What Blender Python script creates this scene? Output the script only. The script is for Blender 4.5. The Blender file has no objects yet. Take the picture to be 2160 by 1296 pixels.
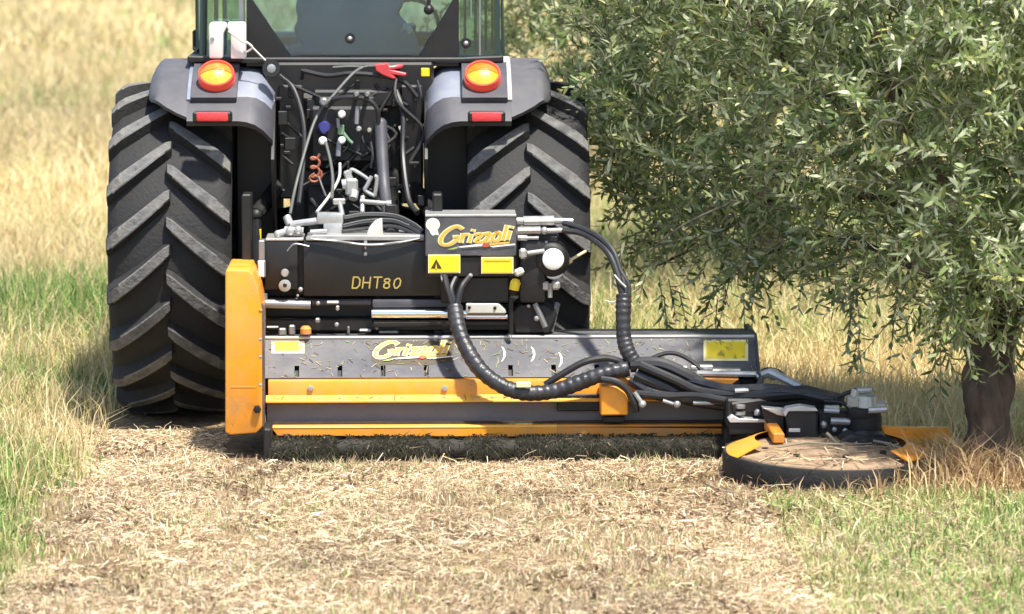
import bpy, bmesh, math, random
import numpy as np
from mathutils import Vector, Matrix
R_ = math.radians
random.seed(7); rng = np.random.default_rng(11)
sc = bpy.context.scene
col = sc.collection

# ------------------------------------------------------------------ camera
FPX = 7500.0                       # focal length in pixels of a 2160 px wide frame
PITCH, YAW = R_(7.0), R_(1.5)
F = Vector((math.sin(YAW)*math.cos(PITCH), math.cos(YAW)*math.cos(PITCH), -math.sin(PITCH)))
RT = Vector((math.cos(YAW), -math.sin(YAW), 0.0))
UP = RT.cross(F)
D0 = 15.1
CAM = Vector((0, -0.1, 0)) - (RT*((733-1080)/FPX*D0) - UP*((868-648)/FPX*D0) + F*D0)
cam_d = bpy.data.cameras.new('camera'); cam = bpy.data.objects.new('camera', cam_d); col.objects.link(cam)
cam.matrix_world = Matrix((RT, UP, -F)).transposed().to_4x4()
cam.location = CAM
cam_d.sensor_width = 36; cam_d.lens = 36*FPX/2160
cam_d.clip_start = 0.1; cam_d.clip_end = 3000
cam_d.dof.use_dof = True; cam_d.dof.focus_distance = 14.0; cam_d.dof.aperture_fstop = 3.6
sc.camera = cam

# ------------------------------------------------------------------ sky, sun, exposure
SUN = Vector((0.24, -0.34, 1.0)).normalized()
w = bpy.data.worlds.new('World'); sc.world = w; w.use_nodes = True
nt = w.node_tree; bg = nt.nodes['Background']
sky = nt.nodes.new('ShaderNodeTexSky'); sky.sky_type = 'NISHITA'; sky.sun_disc = False
sky.sun_elevation = math.asin(SUN.z); sky.sun_rotation = math.atan2(SUN.x, SUN.y)
sky.dust_density = 1.5
nt.links.new(sky.outputs[0], bg.inputs[0]); bg.inputs[1].default_value = 0.12
sl = bpy.data.lights.new('sun', 'SUN'); sl.energy = 4.1; sl.angle = R_(3.0); sl.color = (1.0, 0.95, 0.85)
so = bpy.data.objects.new('sun', sl); col.objects.link(so)
so.rotation_euler = (-SUN).to_track_quat('-Z', 'Y').to_euler(); so.location = SUN*30
sc.view_settings.view_transform = 'Standard'; sc.view_settings.look = 'None'
sc.view_settings.gamma = 1.0; sc.view_settings.exposure = 1.12
sc.view_settings.use_curve_mapping = False

# ------------------------------------------------------------------ measuring helpers
def P(px, py, Y):
    """world point on the vertical plane y=Y seen at photo pixel (px, py)"""
    d = F + RT*((px-1080)/FPX) - UP*((py-648)/FPX)
    return CAM + d*((Y-CAM.y)/d.y)
def proj(p):
    q = Vector(p)-CAM; z = q.dot(F)
    return 1080+FPX*q.dot(RT)/z, 648-FPX*q.dot(UP)/z
def K(Y):                          # photo pixels per metre at depth Y
    return FPX/((Y-CAM.y)*math.cos(PITCH)+0.25)
def gpt(px, py):
    d = F + RT*((px-1080)/FPX) - UP*((py-648)/FPX)
    return CAM + d*(-CAM.z/d.z)

# ------------------------------------------------------------------ materials
def mat(name, c, rough=0.5, metal=0.0, spec=0.5, c2=None, nscale=8.0, namt=0.5, dust=0.0, dustc=(0.33,0.27,0.18), dscale=5.0,
        bump=0.0, bscale=60.0, coat=0.0, emit=None, estr=0.0, stretch=(1,1,1), chips=0.0, chipc=(0.10,0.085,0.07)):
    m = bpy.data.materials.new(name); m.use_nodes = True
    n = m.node_tree.nodes; L = m.node_tree.links; b = n['Principled BSDF']
    b.inputs['Roughness'].default_value = rough; b.inputs['Metallic'].default_value = metal
    b.inputs['Specular IOR Level'].default_value = spec; b.inputs['Coat Weight'].default_value = coat
    tc = n.new('ShaderNodeTexCoord'); mp = n.new('ShaderNodeMapping'); mp.inputs['Scale'].default_value = stretch
    L.new(tc.outputs['Object'], mp.inputs[0])
    def noise(s, d=5, r=0.6):
        k = n.new('ShaderNodeTexNoise'); k.inputs['Scale'].default_value = s; k.inputs['Detail'].default_value = d
        k.inputs['Roughness'].default_value = r; L.new(mp.outputs[0], k.inputs['Vector']); return k
    def mixc(fac, a, bb):
        x = n.new('ShaderNodeMix'); x.data_type = 'RGBA'
        L.new(fac, x.inputs[0])
        for s, v in ((6, a), (7, bb)):
            if isinstance(v, tuple): x.inputs[s].default_value = (*v, 1)
            else: L.new(v, x.inputs[s])
        return x.outputs[2]
    def rng_(o, a, b_, lo=0.0, hi=1.0):
        x = n.new('ShaderNodeMapRange'); L.new(o, x.inputs[0]); x.inputs[1].default_value = a; x.inputs[2].default_value = b_
        x.inputs[3].default_value = lo; x.inputs[4].default_value = hi; return x.outputs[0]
    if c2 is None: c2 = tuple(max(0, x*0.72) for x in c)
    cur = mixc(rng_(noise(nscale).outputs[0], 0.35, 0.68, 0, namt), c, c2)
    if dust > 0:
        dn = rng_(noise(dscale, 8, 0.72).outputs[0], 0.42, 0.74, 0, dust)
        cur = mixc(dn, cur, dustc)
        rr = n.new('ShaderNodeMapRange'); L.new(dn, rr.inputs[0]); rr.inputs[3].default_value = rough; rr.inputs[4].default_value = min(1, rough+0.35)
        L.new(rr.outputs[0], b.inputs['Roughness'])
    if chips > 0:
        cur = mixc(rng_(noise(38, 9, 0.75).outputs[0], 0.62, 0.66, 0, chips), cur, chipc)
        cur = mixc(rng_(noise(2.6, 10, 0.8).outputs[0], 0.56, 0.72, 0, chips*0.7), cur, tuple(0.5*q+0.05 for q in chipc))
    L.new(cur, b.inputs['Base Color'])
    if bump > 0:
        bp = n.new('ShaderNodeBump'); bp.inputs['Strength'].default_value = bump; bp.inputs['Distance'].default_value = 0.01
        L.new(noise(bscale, 4).outputs[0], bp.inputs['Height']); L.new(bp.outputs[0], b.inputs['Normal'])
    if emit:
        b.inputs['Emission Color'].default_value = (*emit, 1); b.inputs['Emission Strength'].default_value = estr
    return m

M = {}
M['rubber'] = mat('tyre rubber', (0.012,0.012,0.013), 0.75, c2=(0.02,0.0195,0.019), dust=0.32, dustc=(0.05,0.046,0.04), dscale=3, bump=0.4, bscale=60)
M['lug'] = mat('worn tread rubber', (0.155,0.155,0.152), 0.85, c2=(0.055,0.055,0.054), nscale=16, namt=1.0, dust=0.7, dustc=(0.23,0.21,0.185), dscale=11, bump=0.8, bscale=45)
M['darkdirt'] = mat('dark soil film', (0.016,0.014,0.011), 0.8, c2=(0.03,0.026,0.02), nscale=20, dust=0.5, dustc=(0.06,0.05,0.035), dscale=12, bump=0.6, bscale=40)  # one dark dirty tone for roller, flap, bolts and rods
M['black'] = mat('black paint', (0.008,0.008,0.009), 0.42, c2=(0.013,0.013,0.013), dust=0.14, dustc=(0.07,0.06,0.045), dscale=7)
M['blackmetal'] = mat('black cast metal', (0.010,0.010,0.011), 0.55, dust=0.22, dustc=(0.05,0.044,0.034), dscale=6, bump=0.2, bscale=40)
M['plastic'] = mat('grey moulded plastic', (0.082,0.080,0.090), 0.55, c2=(0.066,0.065,0.073), nscale=14, dust=0.35, dustc=(0.20,0.19,0.18), dscale=5, bump=0.15, bscale=200)
M['plastic2'] = mat('dark grey plastic', (0.06,0.059,0.072), 0.5, dust=0.3, dustc=(0.16,0.15,0.14), dscale=6, bump=0.1, bscale=150)
M['fender'] = mat('blue grey fender paint', (0.20,0.22,0.28), 0.28, c2=(0.26,0.28,0.33), nscale=7, dust=0.3, dustc=(0.42,0.42,0.42), dscale=8, coat=0.5)
M['orange'] = mat('orange paint', (0.86,0.325,0.012), 0.40, c2=(0.78,0.26,0.01), nscale=6, namt=0.8, dust=0.75, dustc=(0.50,0.29,0.11), dscale=7, coat=0.08, chips=0.6, chipc=(0.22,0.13,0.06), bump=0.08, bscale=22)
M['orange_dirty'] = mat('dusty orange paint', (0.72,0.26,0.015), 0.55, c2=(0.60,0.21,0.015), dust=0.9, dustc=(0.36,0.24,0.12), dscale=5, bump=0.1)
M['orange_lip'] = mat('orange paint with sunlit lip tone', (0.86,0.42,0.04), 0.38, c2=(0.78,0.34,0.03), nscale=14, namt=0.8, dust=0.55, dustc=(0.5,0.35,0.15), dscale=9)  # lighter orange: sun on the upturned lips put into the colour
M['hood'] = mat('slate grey mower paint', (0.048,0.050,0.062), 0.42, c2=(0.075,0.075,0.085), nscale=9, dust=0.6, dustc=(0.22,0.21,0.195), dscale=4, stretch=(0.6,1,1), coat=0.1, chips=0.5, chipc=(0.20,0.19,0.18), bump=0.05, bscale=14)
M['hood_dirty'] = mat('dirty grey mower paint', (0.11,0.108,0.12), 0.5, c2=(0.16,0.15,0.15), nscale=12, dust=0.75, dustc=(0.20,0.17,0.14), dscale=7, stretch=(0.4,1,1), bump=0.1)
M['edge'] = mat('pale metal and painted sunlit edge', (0.55,0.55,0.54), 0.4, 0.2, dust=0.3)  # pale tone puts sunlight on top edges into the colour
M['zinc'] = mat('zinc plated fitting and painted sunlit top', (0.52,0.52,0.51), 0.36, 0.55, c2=(0.32,0.32,0.31), nscale=25, namt=0.7, dust=0.25)
M['chrome'] = mat('chromed rod', (0.85,0.86,0.88), 0.10, 1.0, namt=0.1)
M['steel'] = mat('dull steel', (0.30,0.31,0.33), 0.45, 0.7, dust=0.3)
M['hose'] = mat('black hydraulic hose', (0.016,0.016,0.018), 0.45, c2=(0.028,0.028,0.03), nscale=30, dust=0.1, dustc=(0.07,0.065,0.06), dscale=12)
M['sleeve'] = mat('black hose sleeve', (0.018,0.018,0.022), 0.36, c2=(0.035,0.035,0.04), nscale=40, dust=0.25, dustc=(0.13,0.13,0.13), dscale=16, bump=0.3, bscale=50)
M['cable'] = mat('grey cable', (0.10,0.105,0.10), 0.5)
M['yellow'] = mat('yellow sticker', (0.86,0.62,0.02), 0.35, c2=(0.88,0.66,0.05), namt=0.3)
M['paleyellow'] = mat('faded yellow sticker', (0.88,0.78,0.40), 0.4, c2=(0.85,0.72,0.3), namt=0.5)
M['ink'] = mat('black print', (0.05,0.035,0.01), 0.5)
M['ink_pale'] = mat('faded print', (0.45,0.34,0.02), 0.5)
M['logo'] = mat('orange lettering', (0.80,0.42,0.04), 0.4, c2=(0.88,0.55,0.12), nscale=30)
M['logo_pale'] = mat('cream lettering outline', (0.85,0.74,0.42), 0.4)
M['logo_white'] = mat('white print', (0.85,0.83,0.76), 0.4)
M['logo_green'] = mat('green print', (0.35,0.50,0.10), 0.4)
M['logo_red'] = mat('red print', (0.55,0.10,0.05), 0.4)
M['gold'] = mat('gold lettering', (0.45,0.34,0.09), 0.45)
M['white'] = mat('white plastic', (0.80,0.80,0.77), 0.4, c2=(0.70,0.69,0.64), nscale=12, dust=0.3, dustc=(0.5,0.47,0.4))
M['offwhite'] = mat('translucent white plastic', (0.62,0.61,0.55), 0.45, dust=0.3)
M['red'] = mat('red plastic', (0.62,0.06,0.07), 0.35)
M['redlens'] = mat('red reflector', (0.70,0.045,0.05), 0.18, namt=0.2, coat=0.5, bump=0.3, bscale=120)
M['amber'] = mat('amber lamp lens', (0.85,0.14,0.012), 0.15, c2=(0.88,0.24,0.02), nscale=24, coat=0.6, emit=(1.0,0.20,0.02), estr=0.25, bump=0.3, bscale=140)
M['amberlit'] = mat('lit yellow lamp lens', (0.90,0.29,0.02), 0.15, c2=(0.88,0.20,0.015), nscale=30, coat=0.6, emit=(1.0,0.34,0.03), estr=0.42, bump=0.3, bscale=140)
M['lampred'] = mat('red lamp rim', (0.70,0.06,0.03), 0.2, coat=0.5, emit=(1.0,0.08,0.03), estr=0.12)
M['blue'] = mat('blue plastic cap', (0.03,0.03,0.16), 0.4)
M['green'] = mat('green plastic cap', (0.16,0.28,0.17), 0.4)
M['rust'] = mat('rust red spring', (0.36,0.10,0.05), 0.6, c2=(0.2,0.07,0.04), nscale=30)
M['seat'] = mat('blue grey seat fabric', (0.34,0.46,0.58), 0.8, c2=(0.27,0.38,0.49), nscale=20, bump=0.2, bscale=200)
M['cabgreen'] = mat('dark green cab post', (0.03,0.06,0.055), 0.35)
M['soiltop'] = mat('worn painted steel under dry soil', (0.36,0.25,0.15), 0.85, c2=(0.15,0.10,0.065), nscale=14, namt=0.9, bump=0.6, bscale=30)
M['bark'] = mat('olive bark', (0.085,0.055,0.038), 0.95, c2=(0.018,0.012,0.010), nscale=22, namt=1.0, bump=1.0, bscale=26, stretch=(1,1,0.22), dust=0.4, dustc=(0.16,0.13,0.10), dscale=14)
M['twig'] = mat('olive twig bark', (0.24,0.21,0.15), 0.8, c2=(0.15,0.13,0.10), nscale=20)
def glass(name, tint, refl=0.06):
    m = bpy.data.materials.new(name); m.use_nodes = True; n = m.node_tree.nodes; L = m.node_tree.links
    n.remove(n['Principled BSDF']); t = n.new('ShaderNodeBsdfTransparent'); t.inputs[0].default_value = (*tint, 1)
    g = n.new('ShaderNodeBsdfGlossy'); g.inputs['Roughness'].default_value = 0.03; g.inputs[0].default_value = (0.82,0.92,1,1)
    fr = n.new('ShaderNodeFresnel'); fr.inputs[0].default_value = 1.9; mx = n.new('ShaderNodeMixShader')
    L.new(fr.outputs[0], mx.inputs[0]); L.new(t.outputs[0], mx.inputs[1]); L.new(g.outputs[0], mx.inputs[2])
    L.new(mx.outputs[0], n['Material Output'].inputs[0]); return m
M['glass'] = glass('green tinted glass', (0.74,0.87,0.92))
M['glass2'] = glass('dark tinted glass', (0.55,0.74,0.68))
def vcol(name, rough=0.7, transl=0.25, spec=0.3):
    m = bpy.data.materials.new(name); m.use_nodes = True; n = m.node_tree.nodes; L = m.node_tree.links
    b = n['Principled BSDF']; a = n.new('ShaderNodeAttribute'); a.attribute_name = 'Col'
    b.inputs['Roughness'].default_value = rough; b.inputs['Specular IOR Level'].default_value = spec
    L.new(a.outputs['Color'], b.inputs['Base Color'])
    tr = n.new('ShaderNodeBsdfTranslucent'); L.new(a.outputs['Color'], tr.inputs[0])
    mx = n.new('ShaderNodeMixShader'); mx.inputs[0].default_value = transl
    L.new(b.outputs[0], mx.inputs[1]); L.new(tr.outputs[0], mx.inputs[2]); L.new(mx.outputs[0], n['Material Output'].inputs[0])
    return m
M['grass'] = vcol('grass blade', 0.65, 0.28)
M['leaf'] = vcol('olive leaf', 0.40, 0.40, 0.5)

# ------------------------------------------------------------------ mesh helpers
def empty(name, loc, label, cat, group=None):
    o = bpy.data.objects.new(name, None); col.objects.link(o); o.location = loc; o.empty_display_size = 0.2
    o['label'] = label; o['category'] = cat
    if group: o['group'] = group
    return o
def root_of(o):
    while o.parent: o = o.parent
    return o
class MB:
    def __init__(s): s.v, s.f, s.m = [], [], []
    def add(s, vf, mi=0):
        v, f = vf; b = len(s.v); s.v += [tuple(x) for x in v]; s.f += [tuple(i+b for i in q) for q in f]; s.m += [mi]*len(f); return s
    def build(s, name, mats, parent=None, sharp=35, smooth=True):
        off = root_of(parent).location if parent else Vector((0,0,0))
        me = bpy.data.meshes.new(name); me.from_pydata([(a-off.x, b-off.y, c-off.z) for a,b,c in s.v], [], s.f)
        for mm in (mats if isinstance(mats, (list,tuple)) else [mats]): me.materials.append(M[mm])
        me.polygons.foreach_set('material_index', s.m)
        bm = bmesh.new(); bm.from_mesh(me); bmesh.ops.recalc_face_normals(bm, faces=bm.faces); bm.to_mesh(me); bm.free()
        if smooth: me.shade_smooth(); me.set_sharp_from_angle(angle=R_(sharp))
        me.update(); o = bpy.data.objects.new(name, me); col.objects.link(o); o.parent = parent
        return o
def bm_out(bm):
    bm.verts.ensure_lookup_table(); bm.verts.index_update()
    r = ([tuple(v.co) for v in bm.verts], [tuple(v.index for v in f.verts) for f in bm.faces]); bm.free(); return r
def box(a, b, bev=0.004, seg=1):
    bm = bmesh.new(); bmesh.ops.create_cube(bm, size=1)
    for v in bm.verts:
        v.co = Vector([(a[i]+b[i])/2 + v.co[i]*abs(b[i]-a[i]) for i in range(3)])
    if bev > 0:
        bev = min(bev, 0.45*min(abs(b[i]-a[i]) for i in range(3)))
        bmesh.ops.bevel(bm, geom=bm.edges[:], offset=bev, segments=seg, affect='EDGES', profile=0.5)
    return bm_out(bm)
def obox(c, ax, ay, az, s, bev=0.003):
    v, f = box((-s[0]/2,-s[1]/2,-s[2]/2), (s[0]/2,s[1]/2,s[2]/2), bev)
    c, ax, ay, az = Vector(c), Vector(ax), Vector(ay), Vector(az)
    return [tuple(c+ax*x+ay*y+az*z) for x,y,z in v], f
def pbox(x0, y0, x1, y1, Yf, Yb, bev=0.004, seg=1):
    """box whose camera-side face spans photo pixels (x0,y0)-(x1,y1) at depth Yf, reaching back to Yb"""
    a = P(x0, y1, Yf); b = P(x1, y0, Yf)
    return box((a.x, Yf, a.z), (b.x, Yb, b.z), bev, seg)
def prism(poly, Yf, Yb, bev=0.0, seg=1):
    """outline in photo pixels at depth Yf, extruded to Yb"""
    pts = [P(x, y, Yf) for x, y in poly]
    bm = bmesh.new(); f0 = [bm.verts.new((p.x, Yf, p.z)) for p in pts]; f1 = [bm.verts.new((p.x, Yb, p.z)) for p in pts]
    n = len(pts); bm.faces.new(f0); bm.faces.new(f1[::-1])
    for i in range(n): bm.faces.new((f0[i], f1[i], f1[(i+1)%n], f0[(i+1)%n]))
    bmesh.ops.recalc_face_normals(bm, faces=bm.faces[:])
    if bev > 0: bmesh.ops.bevel(bm, geom=bm.edges[:], offset=bev, segments=seg, affect='EDGES', profile=0.5, clamp_overlap=True)
    return bm_out(bm)
def xprism(prof, x0, x1):
    """profile of (Y, Z) extruded along X"""
    n = len(prof); v = [(x0,y,z) for y,z in prof]+[(x1,y,z) for y,z in prof]
    f = [tuple(range(n)), tuple(range(2*n-1,n-1,-1))]+[(i,(i+1)%n,n+(i+1)%n,n+i) for i in range(n)]
    return v, f
def frame_of(d):
    d = d.normalized(); a = Vector((0,0,1)) if abs(d.z) < 0.9 else Vector((1,0,0))
    u = d.cross(a).normalized(); return u, d.cross(u).normalized()
def cyl(p0, p1, r0, r1=None, seg=14, ring=0.0):
    p0, p1 = Vector(p0), Vector(p1); r1 = r0 if r1 is None else r1; u, w_ = frame_of(p1-p0)
    v = []; f = []
    for p, r in ((p0,r0),(p1,r1)):
        for i in range(seg):
            a = 2*math.pi*i/seg; v.append(p+(u*math.cos(a)+w_*math.sin(a))*r)
    f = [(i,(i+1)%seg,seg+(i+1)%seg,seg+i) for i in range(seg)]+[tuple(range(seg)), tuple(range(2*seg-1,seg-1,-1))]
    return v, f
def lathe(c, axis, prof, seg=24, caps=True):
    """prof: list of (distance along axis, radius)"""
    c, axis = Vector(c), Vector(axis).normalized(); u, w_ = frame_of(axis); v = []; f = []
    for t, r in prof:
        for i in range(seg):
            a = 2*math.pi*i/seg; v.append(c+axis*t+(u*math.cos(a)+w_*math.sin(a))*r)
    n = len(prof)
    for k in range(n-1):
        for i in range(seg):
            j = (i+1)%seg; f.append((k*seg+i, k*seg+j, (k+1)*seg+j, (k+1)*seg+i))
    if caps: f += [tuple(range(seg)), tuple(range(n*seg-1,(n-1)*seg-1,-1))]
    return v, f
def spline(pts, n=8):
    pts = [Vector(p) for p in pts]; out = []
    if len(pts) < 3: return pts
    q = [pts[0]*2-pts[1]]+pts+[pts[-1]*2-pts[-2]]
    for i in range(1, len(q)-2):
        for k in range(n):
            t = k/n; a,b,c,d = q[i-1],q[i],q[i+1],q[i+2]
            out.append(0.5*((2*b)+(c-a)*t+(2*a-5*b+4*c-d)*t*t+(3*b-a-3*c+d)*t**3))
    out.append(pts[-1]); return out
def tube(path, rad, seg=8):
    n = len(path); v = []; f = []; u = None
    for i, p in enumerate(path):
        d = (path[min(i+1,n-1)]-path[max(i-1,0)]).normalized()
        if u is None: u, _ = frame_of(d)
        u = (u-d*u.dot(d)).normalized(); w_ = d.cross(u); r = rad(i/(n-1)) if callable(rad) else rad
        for k in range(seg):
            a = 2*math.pi*k/seg; v.append(p+(u*math.cos(a)+w_*math.sin(a))*r)
    for i in range(n-1):
        for k in range(seg):
            j = (k+1)%seg; f.append((i*seg+k, i*seg+j, (i+1)*seg+j, (i+1)*seg+k))
    f += [tuple(range(seg))[::-1], tuple(range((n-1)*seg, n*seg))]
    return v, f
def ptube(pts, rpx, seg=8, n=8):
    """pts: (px, py, Y)"""
    w_ = [P(*p) for p in pts]; r = rpx/K(pts[len(pts)//2][2])
    return tube(spline(w_, n), r, seg)
def ball(c, r, seg=12, rings=7, sq=(1,1,1)):
    v = []; f = []
    for i in range(rings+1):
        a = math.pi*i/rings
        for k in range(seg):
            b = 2*math.pi*k/seg
            v.append((c[0]+r*sq[0]*math.sin(a)*math.cos(b), c[1]+r*sq[1]*math.sin(a)*math.sin(b), c[2]+r*sq[2]*math.cos(a)))
    for i in range(rings):
        for k in range(seg):
            j = (k+1)%seg; f.append((i*seg+k, i*seg+j, (i+1)*seg+j, (i+1)*seg+k))
    return v, f
def part(name, mats, parent, *shapes, sharp=35):
    b = MB()
    for s in shapes:
        if isinstance(s, tuple) and len(s) == 3 and isinstance(s[2], int): b.add(s[:2], s[2])
        else: b.add(s)
    return b.build(name, mats, parent, sharp)
def parts(name, mats, parent, *shapes, sharp=35):
    return [part(name, mats, parent, q, sharp=sharp) for q in shapes]
def mi(vf, i): return (vf[0], vf[1], i)
def np_mesh(name, V, T, C=None, m='grass', parent=None, kind='stuff', smooth=False):
    me = bpy.data.meshes.new(name); nv, nf = len(V), len(T)
    off = np.array(root_of(parent).location) if parent else np.zeros(3)
    me.vertices.add(nv); me.vertices.foreach_set('co', (V-off).astype(np.float32).ravel())
    me.loops.add(nf*3); me.loops.foreach_set('vertex_index', T.astype(np.int32).ravel())
    me.polygons.add(nf); me.polygons.foreach_set('loop_start', np.arange(0, nf*3, 3, dtype=np.int32))
    me.update(calc_edges=True)
    if C is not None:
        a = me.attributes.new('Col', 'FLOAT_COLOR', 'POINT')
        a.data.foreach_set('color', np.concatenate([C, np.ones((nv,1))], 1).astype(np.float32).ravel())
    me.materials.append(M[m]); me.validate()
    if smooth: me.shade_smooth()
    o = bpy.data.objects.new(name, me); col.objects.link(o); o.parent = parent
    if kind: o['kind'] = kind
    return o
def vnoise(x, y, s, seed=0):
    """smooth 2D value noise, 0..1"""
    r = np.random.default_rng(seed); t = r.random((64,64)); x = np.asarray(x)*s+100.0; y = np.asarray(y)*s+100.0
    xi = np.floor(x).astype(int); yi = np.floor(y).astype(int); fx = x-xi; fy = y-yi
    fx = fx*fx*(3-2*fx); fy = fy*fy*(3-2*fy)
    g = lambda a, b: t[a%64, b%64]
    return (g(xi,yi)*(1-fx)+g(xi+1,yi)*fx)*(1-fy)+(g(xi,yi+1)*(1-fx)+g(xi+1,yi+1)*fx)*fy
def gz(x, y):
    x = np.asarray(x, float); y = np.asarray(y, float)
    k = 0.02*(vnoise(x,y,1.3,1)-0.5)+0.012*(vnoise(x,y,4.0,2)-0.5)
    far = np.clip((y-6)/20, 0, 1)
    return k+far*0.25*(vnoise(x,y,0.12,3)-0.5)

# ------------------------------------------------------------------ ground
def ground():
    xs = np.unique(np.concatenate([-np.geomspace(4.5,500,26), np.arange(-4.4,5.5,0.09), np.geomspace(5.6,500,26)]))
    ys = np.unique(np.concatenate([np.linspace(-60,-9,14), np.arange(-8.5,9,0.09), np.geomspace(9.1,900,60)]))
    X, Y = np.meshgrid(xs, ys); V = np.stack([X.ravel(), Y.ravel(), gz(X,Y).ravel()], 1)
    nx = len(xs); i = (np.arange(len(ys)-1)[:,None]*nx+np.arange(nx-1)[None]).ravel()
    T = np.concatenate([np.stack([i,i+1,i+nx+1],1), np.stack([i,i+nx+1,i+nx],1)])
    m = bpy.data.materials.new('dry soil and straw litter'); m.use_nodes = True; n = m.node_tree.nodes; L = m.node_tree.links
    b = n['Principled BSDF']; b.inputs['Roughness'].default_value = 0.95; b.inputs['Specular IOR Level'].default_value = 0.1
    tc = n.new('ShaderNodeTexCoord')
    def noise(s, d=6):
        k = n.new('ShaderNodeTexNoise'); k.inputs['Scale'].default_value = s; k.inputs['Detail'].default_value = d; k.inputs['Roughness'].default_value = 0.7
        L.new(tc.outputs['Object'], k.inputs['Vector']); return k
    r1 = n.new('ShaderNodeValToRGB'); L.new(noise(2.2).outputs[0], r1.inputs[0])
    for p, c in ((0.30,(0.15,0.105,0.062,1)),(0.46,(0.27,0.20,0.115,1)),(0.62,(0.42,0.33,0.19,1))):
        e = r1.color_ramp.elements.new(p); e.color = c
    r1.color_ramp.elements.remove(r1.color_ramp.elements[0]); r1.color_ramp.elements.remove(r1.color_ramp.elements[-1])
    r2 = n.new('ShaderNodeValToRGB'); L.new(noise(45,3).outputs[0], r2.inputs[0])
    r2.color_ramp.elements[0].position = 0.35; r2.color_ramp.elements[0].color = (0.5,0.46,0.42,1)
    r2.color_ramp.elements[1].position = 0.6; r2.color_ramp.elements[1].color = (1,1,1,1)
    mx = n.new('ShaderNodeMix'); mx.data_type = 'RGBA'; mx.blend_type = 'MULTIPLY'; mx.inputs[0].default_value = 1
    L.new(r1.outputs[0], mx.inputs[6]); L.new(r2.outputs[0], mx.inputs[7]); L.new(mx.outputs[2], b.inputs['Base Color'])
    bp = n.new('ShaderNodeBump'); bp.inputs['Strength'].default_value = 0.7; bp.inputs['Distance'].default_value = 0.02
    L.new(noise(30,6).outputs[0], bp.inputs['Height']); L.new(bp.outputs[0], b.inputs['Normal'])
    M['ground'] = m
    return np_mesh('ground', V, T, None, 'ground', None, 'structure', True)
ground()

# ------------------------------------------------------------------ tractor
ZC = 0.69                                           # axle height
tractor = empty('tractor', (0,0,0), 'black and grey tractor with two large lugged rear tyres, seen from behind', 'tractor')
XL = (P(228,600,-0.45).x+P(490,600,-0.45).x)/2; XR = (P(988,600,-0.45).x+P(1238,600,-0.45).x)/2
XL += 0.008
HW = 0.256
def tyre_profile(s=1.0, hw=HW):
    return [(-hw*0.62,0.39*s),(-hw*0.80,0.42*s),(-hw*0.97,0.50*s),(-hw*0.99,0.58*s),(-hw*0.95,0.625*s),(-hw*0.80,0.648*s),(-hw*0.4,0.660*s),(0,0.664*s),
            (hw*0.4,0.660*s),(hw*0.80,0.648*s),(hw*0.95,0.625*s),(hw*0.99,0.58*s),(hw*0.97,0.50*s),(hw*0.80,0.42*s),(hw*0.62,0.39*s)]
def make_lug(side, hw=HW, s=1.0):
    """one tread bar: starts past the centre line, curves out and (at the rear of the wheel) down to the shoulder"""
    v = []; f = []; N = 10
    def carc(u):   # carcass radius at lateral offset u
        t = abs(u)/hw
        return s*(0.662-0.016*t*t) if t < 0.8 else s*(0.652-0.10*(t-0.8)**1.2*1.9)
    for i in range(N+1):
        t = i/N
        u = (-0.035+1.035*t)*hw*side*0.985
        ph = -(0.30*(t**1.15)+0.02*math.sin(t*math.pi))       # falls away from the centre
        wt = (0.0225 if 0 < i < N else 0.018)*(1+0.25*t); wb = wt+0.016
        h = 0.046*s if i > 0 else 0.038*s
        if t > 0.9: h *= 0.85
        rb, rt = carc(u)-0.012, carc(min(abs(u),hw*0.9))+h
        if t > 0.92: rt -= 0.012
        k = math.cos(0.55)
        for r, w_ in ((rb,-wb),(rt,-wt),(rt,wt),(rb,wb)):
            a = ph+w_/k/r
            v.append((u, -r*math.cos(a), r*math.sin(a)))
    for i in range(N):
        a = i*4
        for k in range(3): f.append((a+k, a+k+1, a+k+5, a+k+4))
    f += [(0,1,2,3), (N*4,N*4+3,N*4+2,N*4+1)]
    me = bpy.data.meshes.new('lug'); me.from_pydata(v, [], f)
    bm = bmesh.new(); bm.from_mesh(me); bmesh.ops.recalc_face_normals(bm, faces=bm.faces)
    ed = [e for e in bm.edges if e.calc_length() > 0.004 and len(e.link_faces) == 2 and e.calc_face_angle(0) > 0.6]
    bmesh.ops.bevel(bm, geom=ed, offset=0.004, segments=1, affect='EDGES'); bm.to_mesh(me); bm.free()
    me.materials.append(M['rubber']); me.materials.append(M['lug'])
    for p in me.polygons:
        c = p.center; rad = Vector((0, c.y, c.z)).normalized(); p.material_index = 1 if p.normal.dot(rad) > 0.75 else 0
    return me
lugL, lugR = make_lug(-1), make_lug(1)
NL = 19
def rear_wheel(x, ph0):
    ty = part('rear_tyre', 'rubber', tractor, lathe((x,0,ZC), (1,0,0), tyre_profile(), 64, False), sharp=60)
    sgn = -1 if x < 0 else 1
    part('rim', 'steel', ty, lathe((x,0,ZC), (1,0,0), [(-0.17,0.40),(-0.175,0.375),(-0.06,0.34),(0.06*sgn,0.33),(0.065*sgn,0.12),(0.10*sgn,0.11),(0.10*sgn,0.0)] if sgn>0 else
         [(0.17,0.40),(0.175,0.375),(0.06,0.34),(-0.06,0.33),(-0.065,0.12),(-0.10,0.11),(-0.10,0.0)], 40, False), cyl((x-0.17,0,ZC),(x+0.17,0,ZC),0.345,seg=40))
    for k in range(NL):
        for me, o_ in ((lugL,0.0),(lugR,0.5)):
            l = bpy.data.objects.new('lug', me); col.objects.link(l); l.parent = ty
            l.location = (x,0,ZC); l.rotation_euler = (-(ph0+(k+o_)*2*math.pi/NL),0,0)
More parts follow.
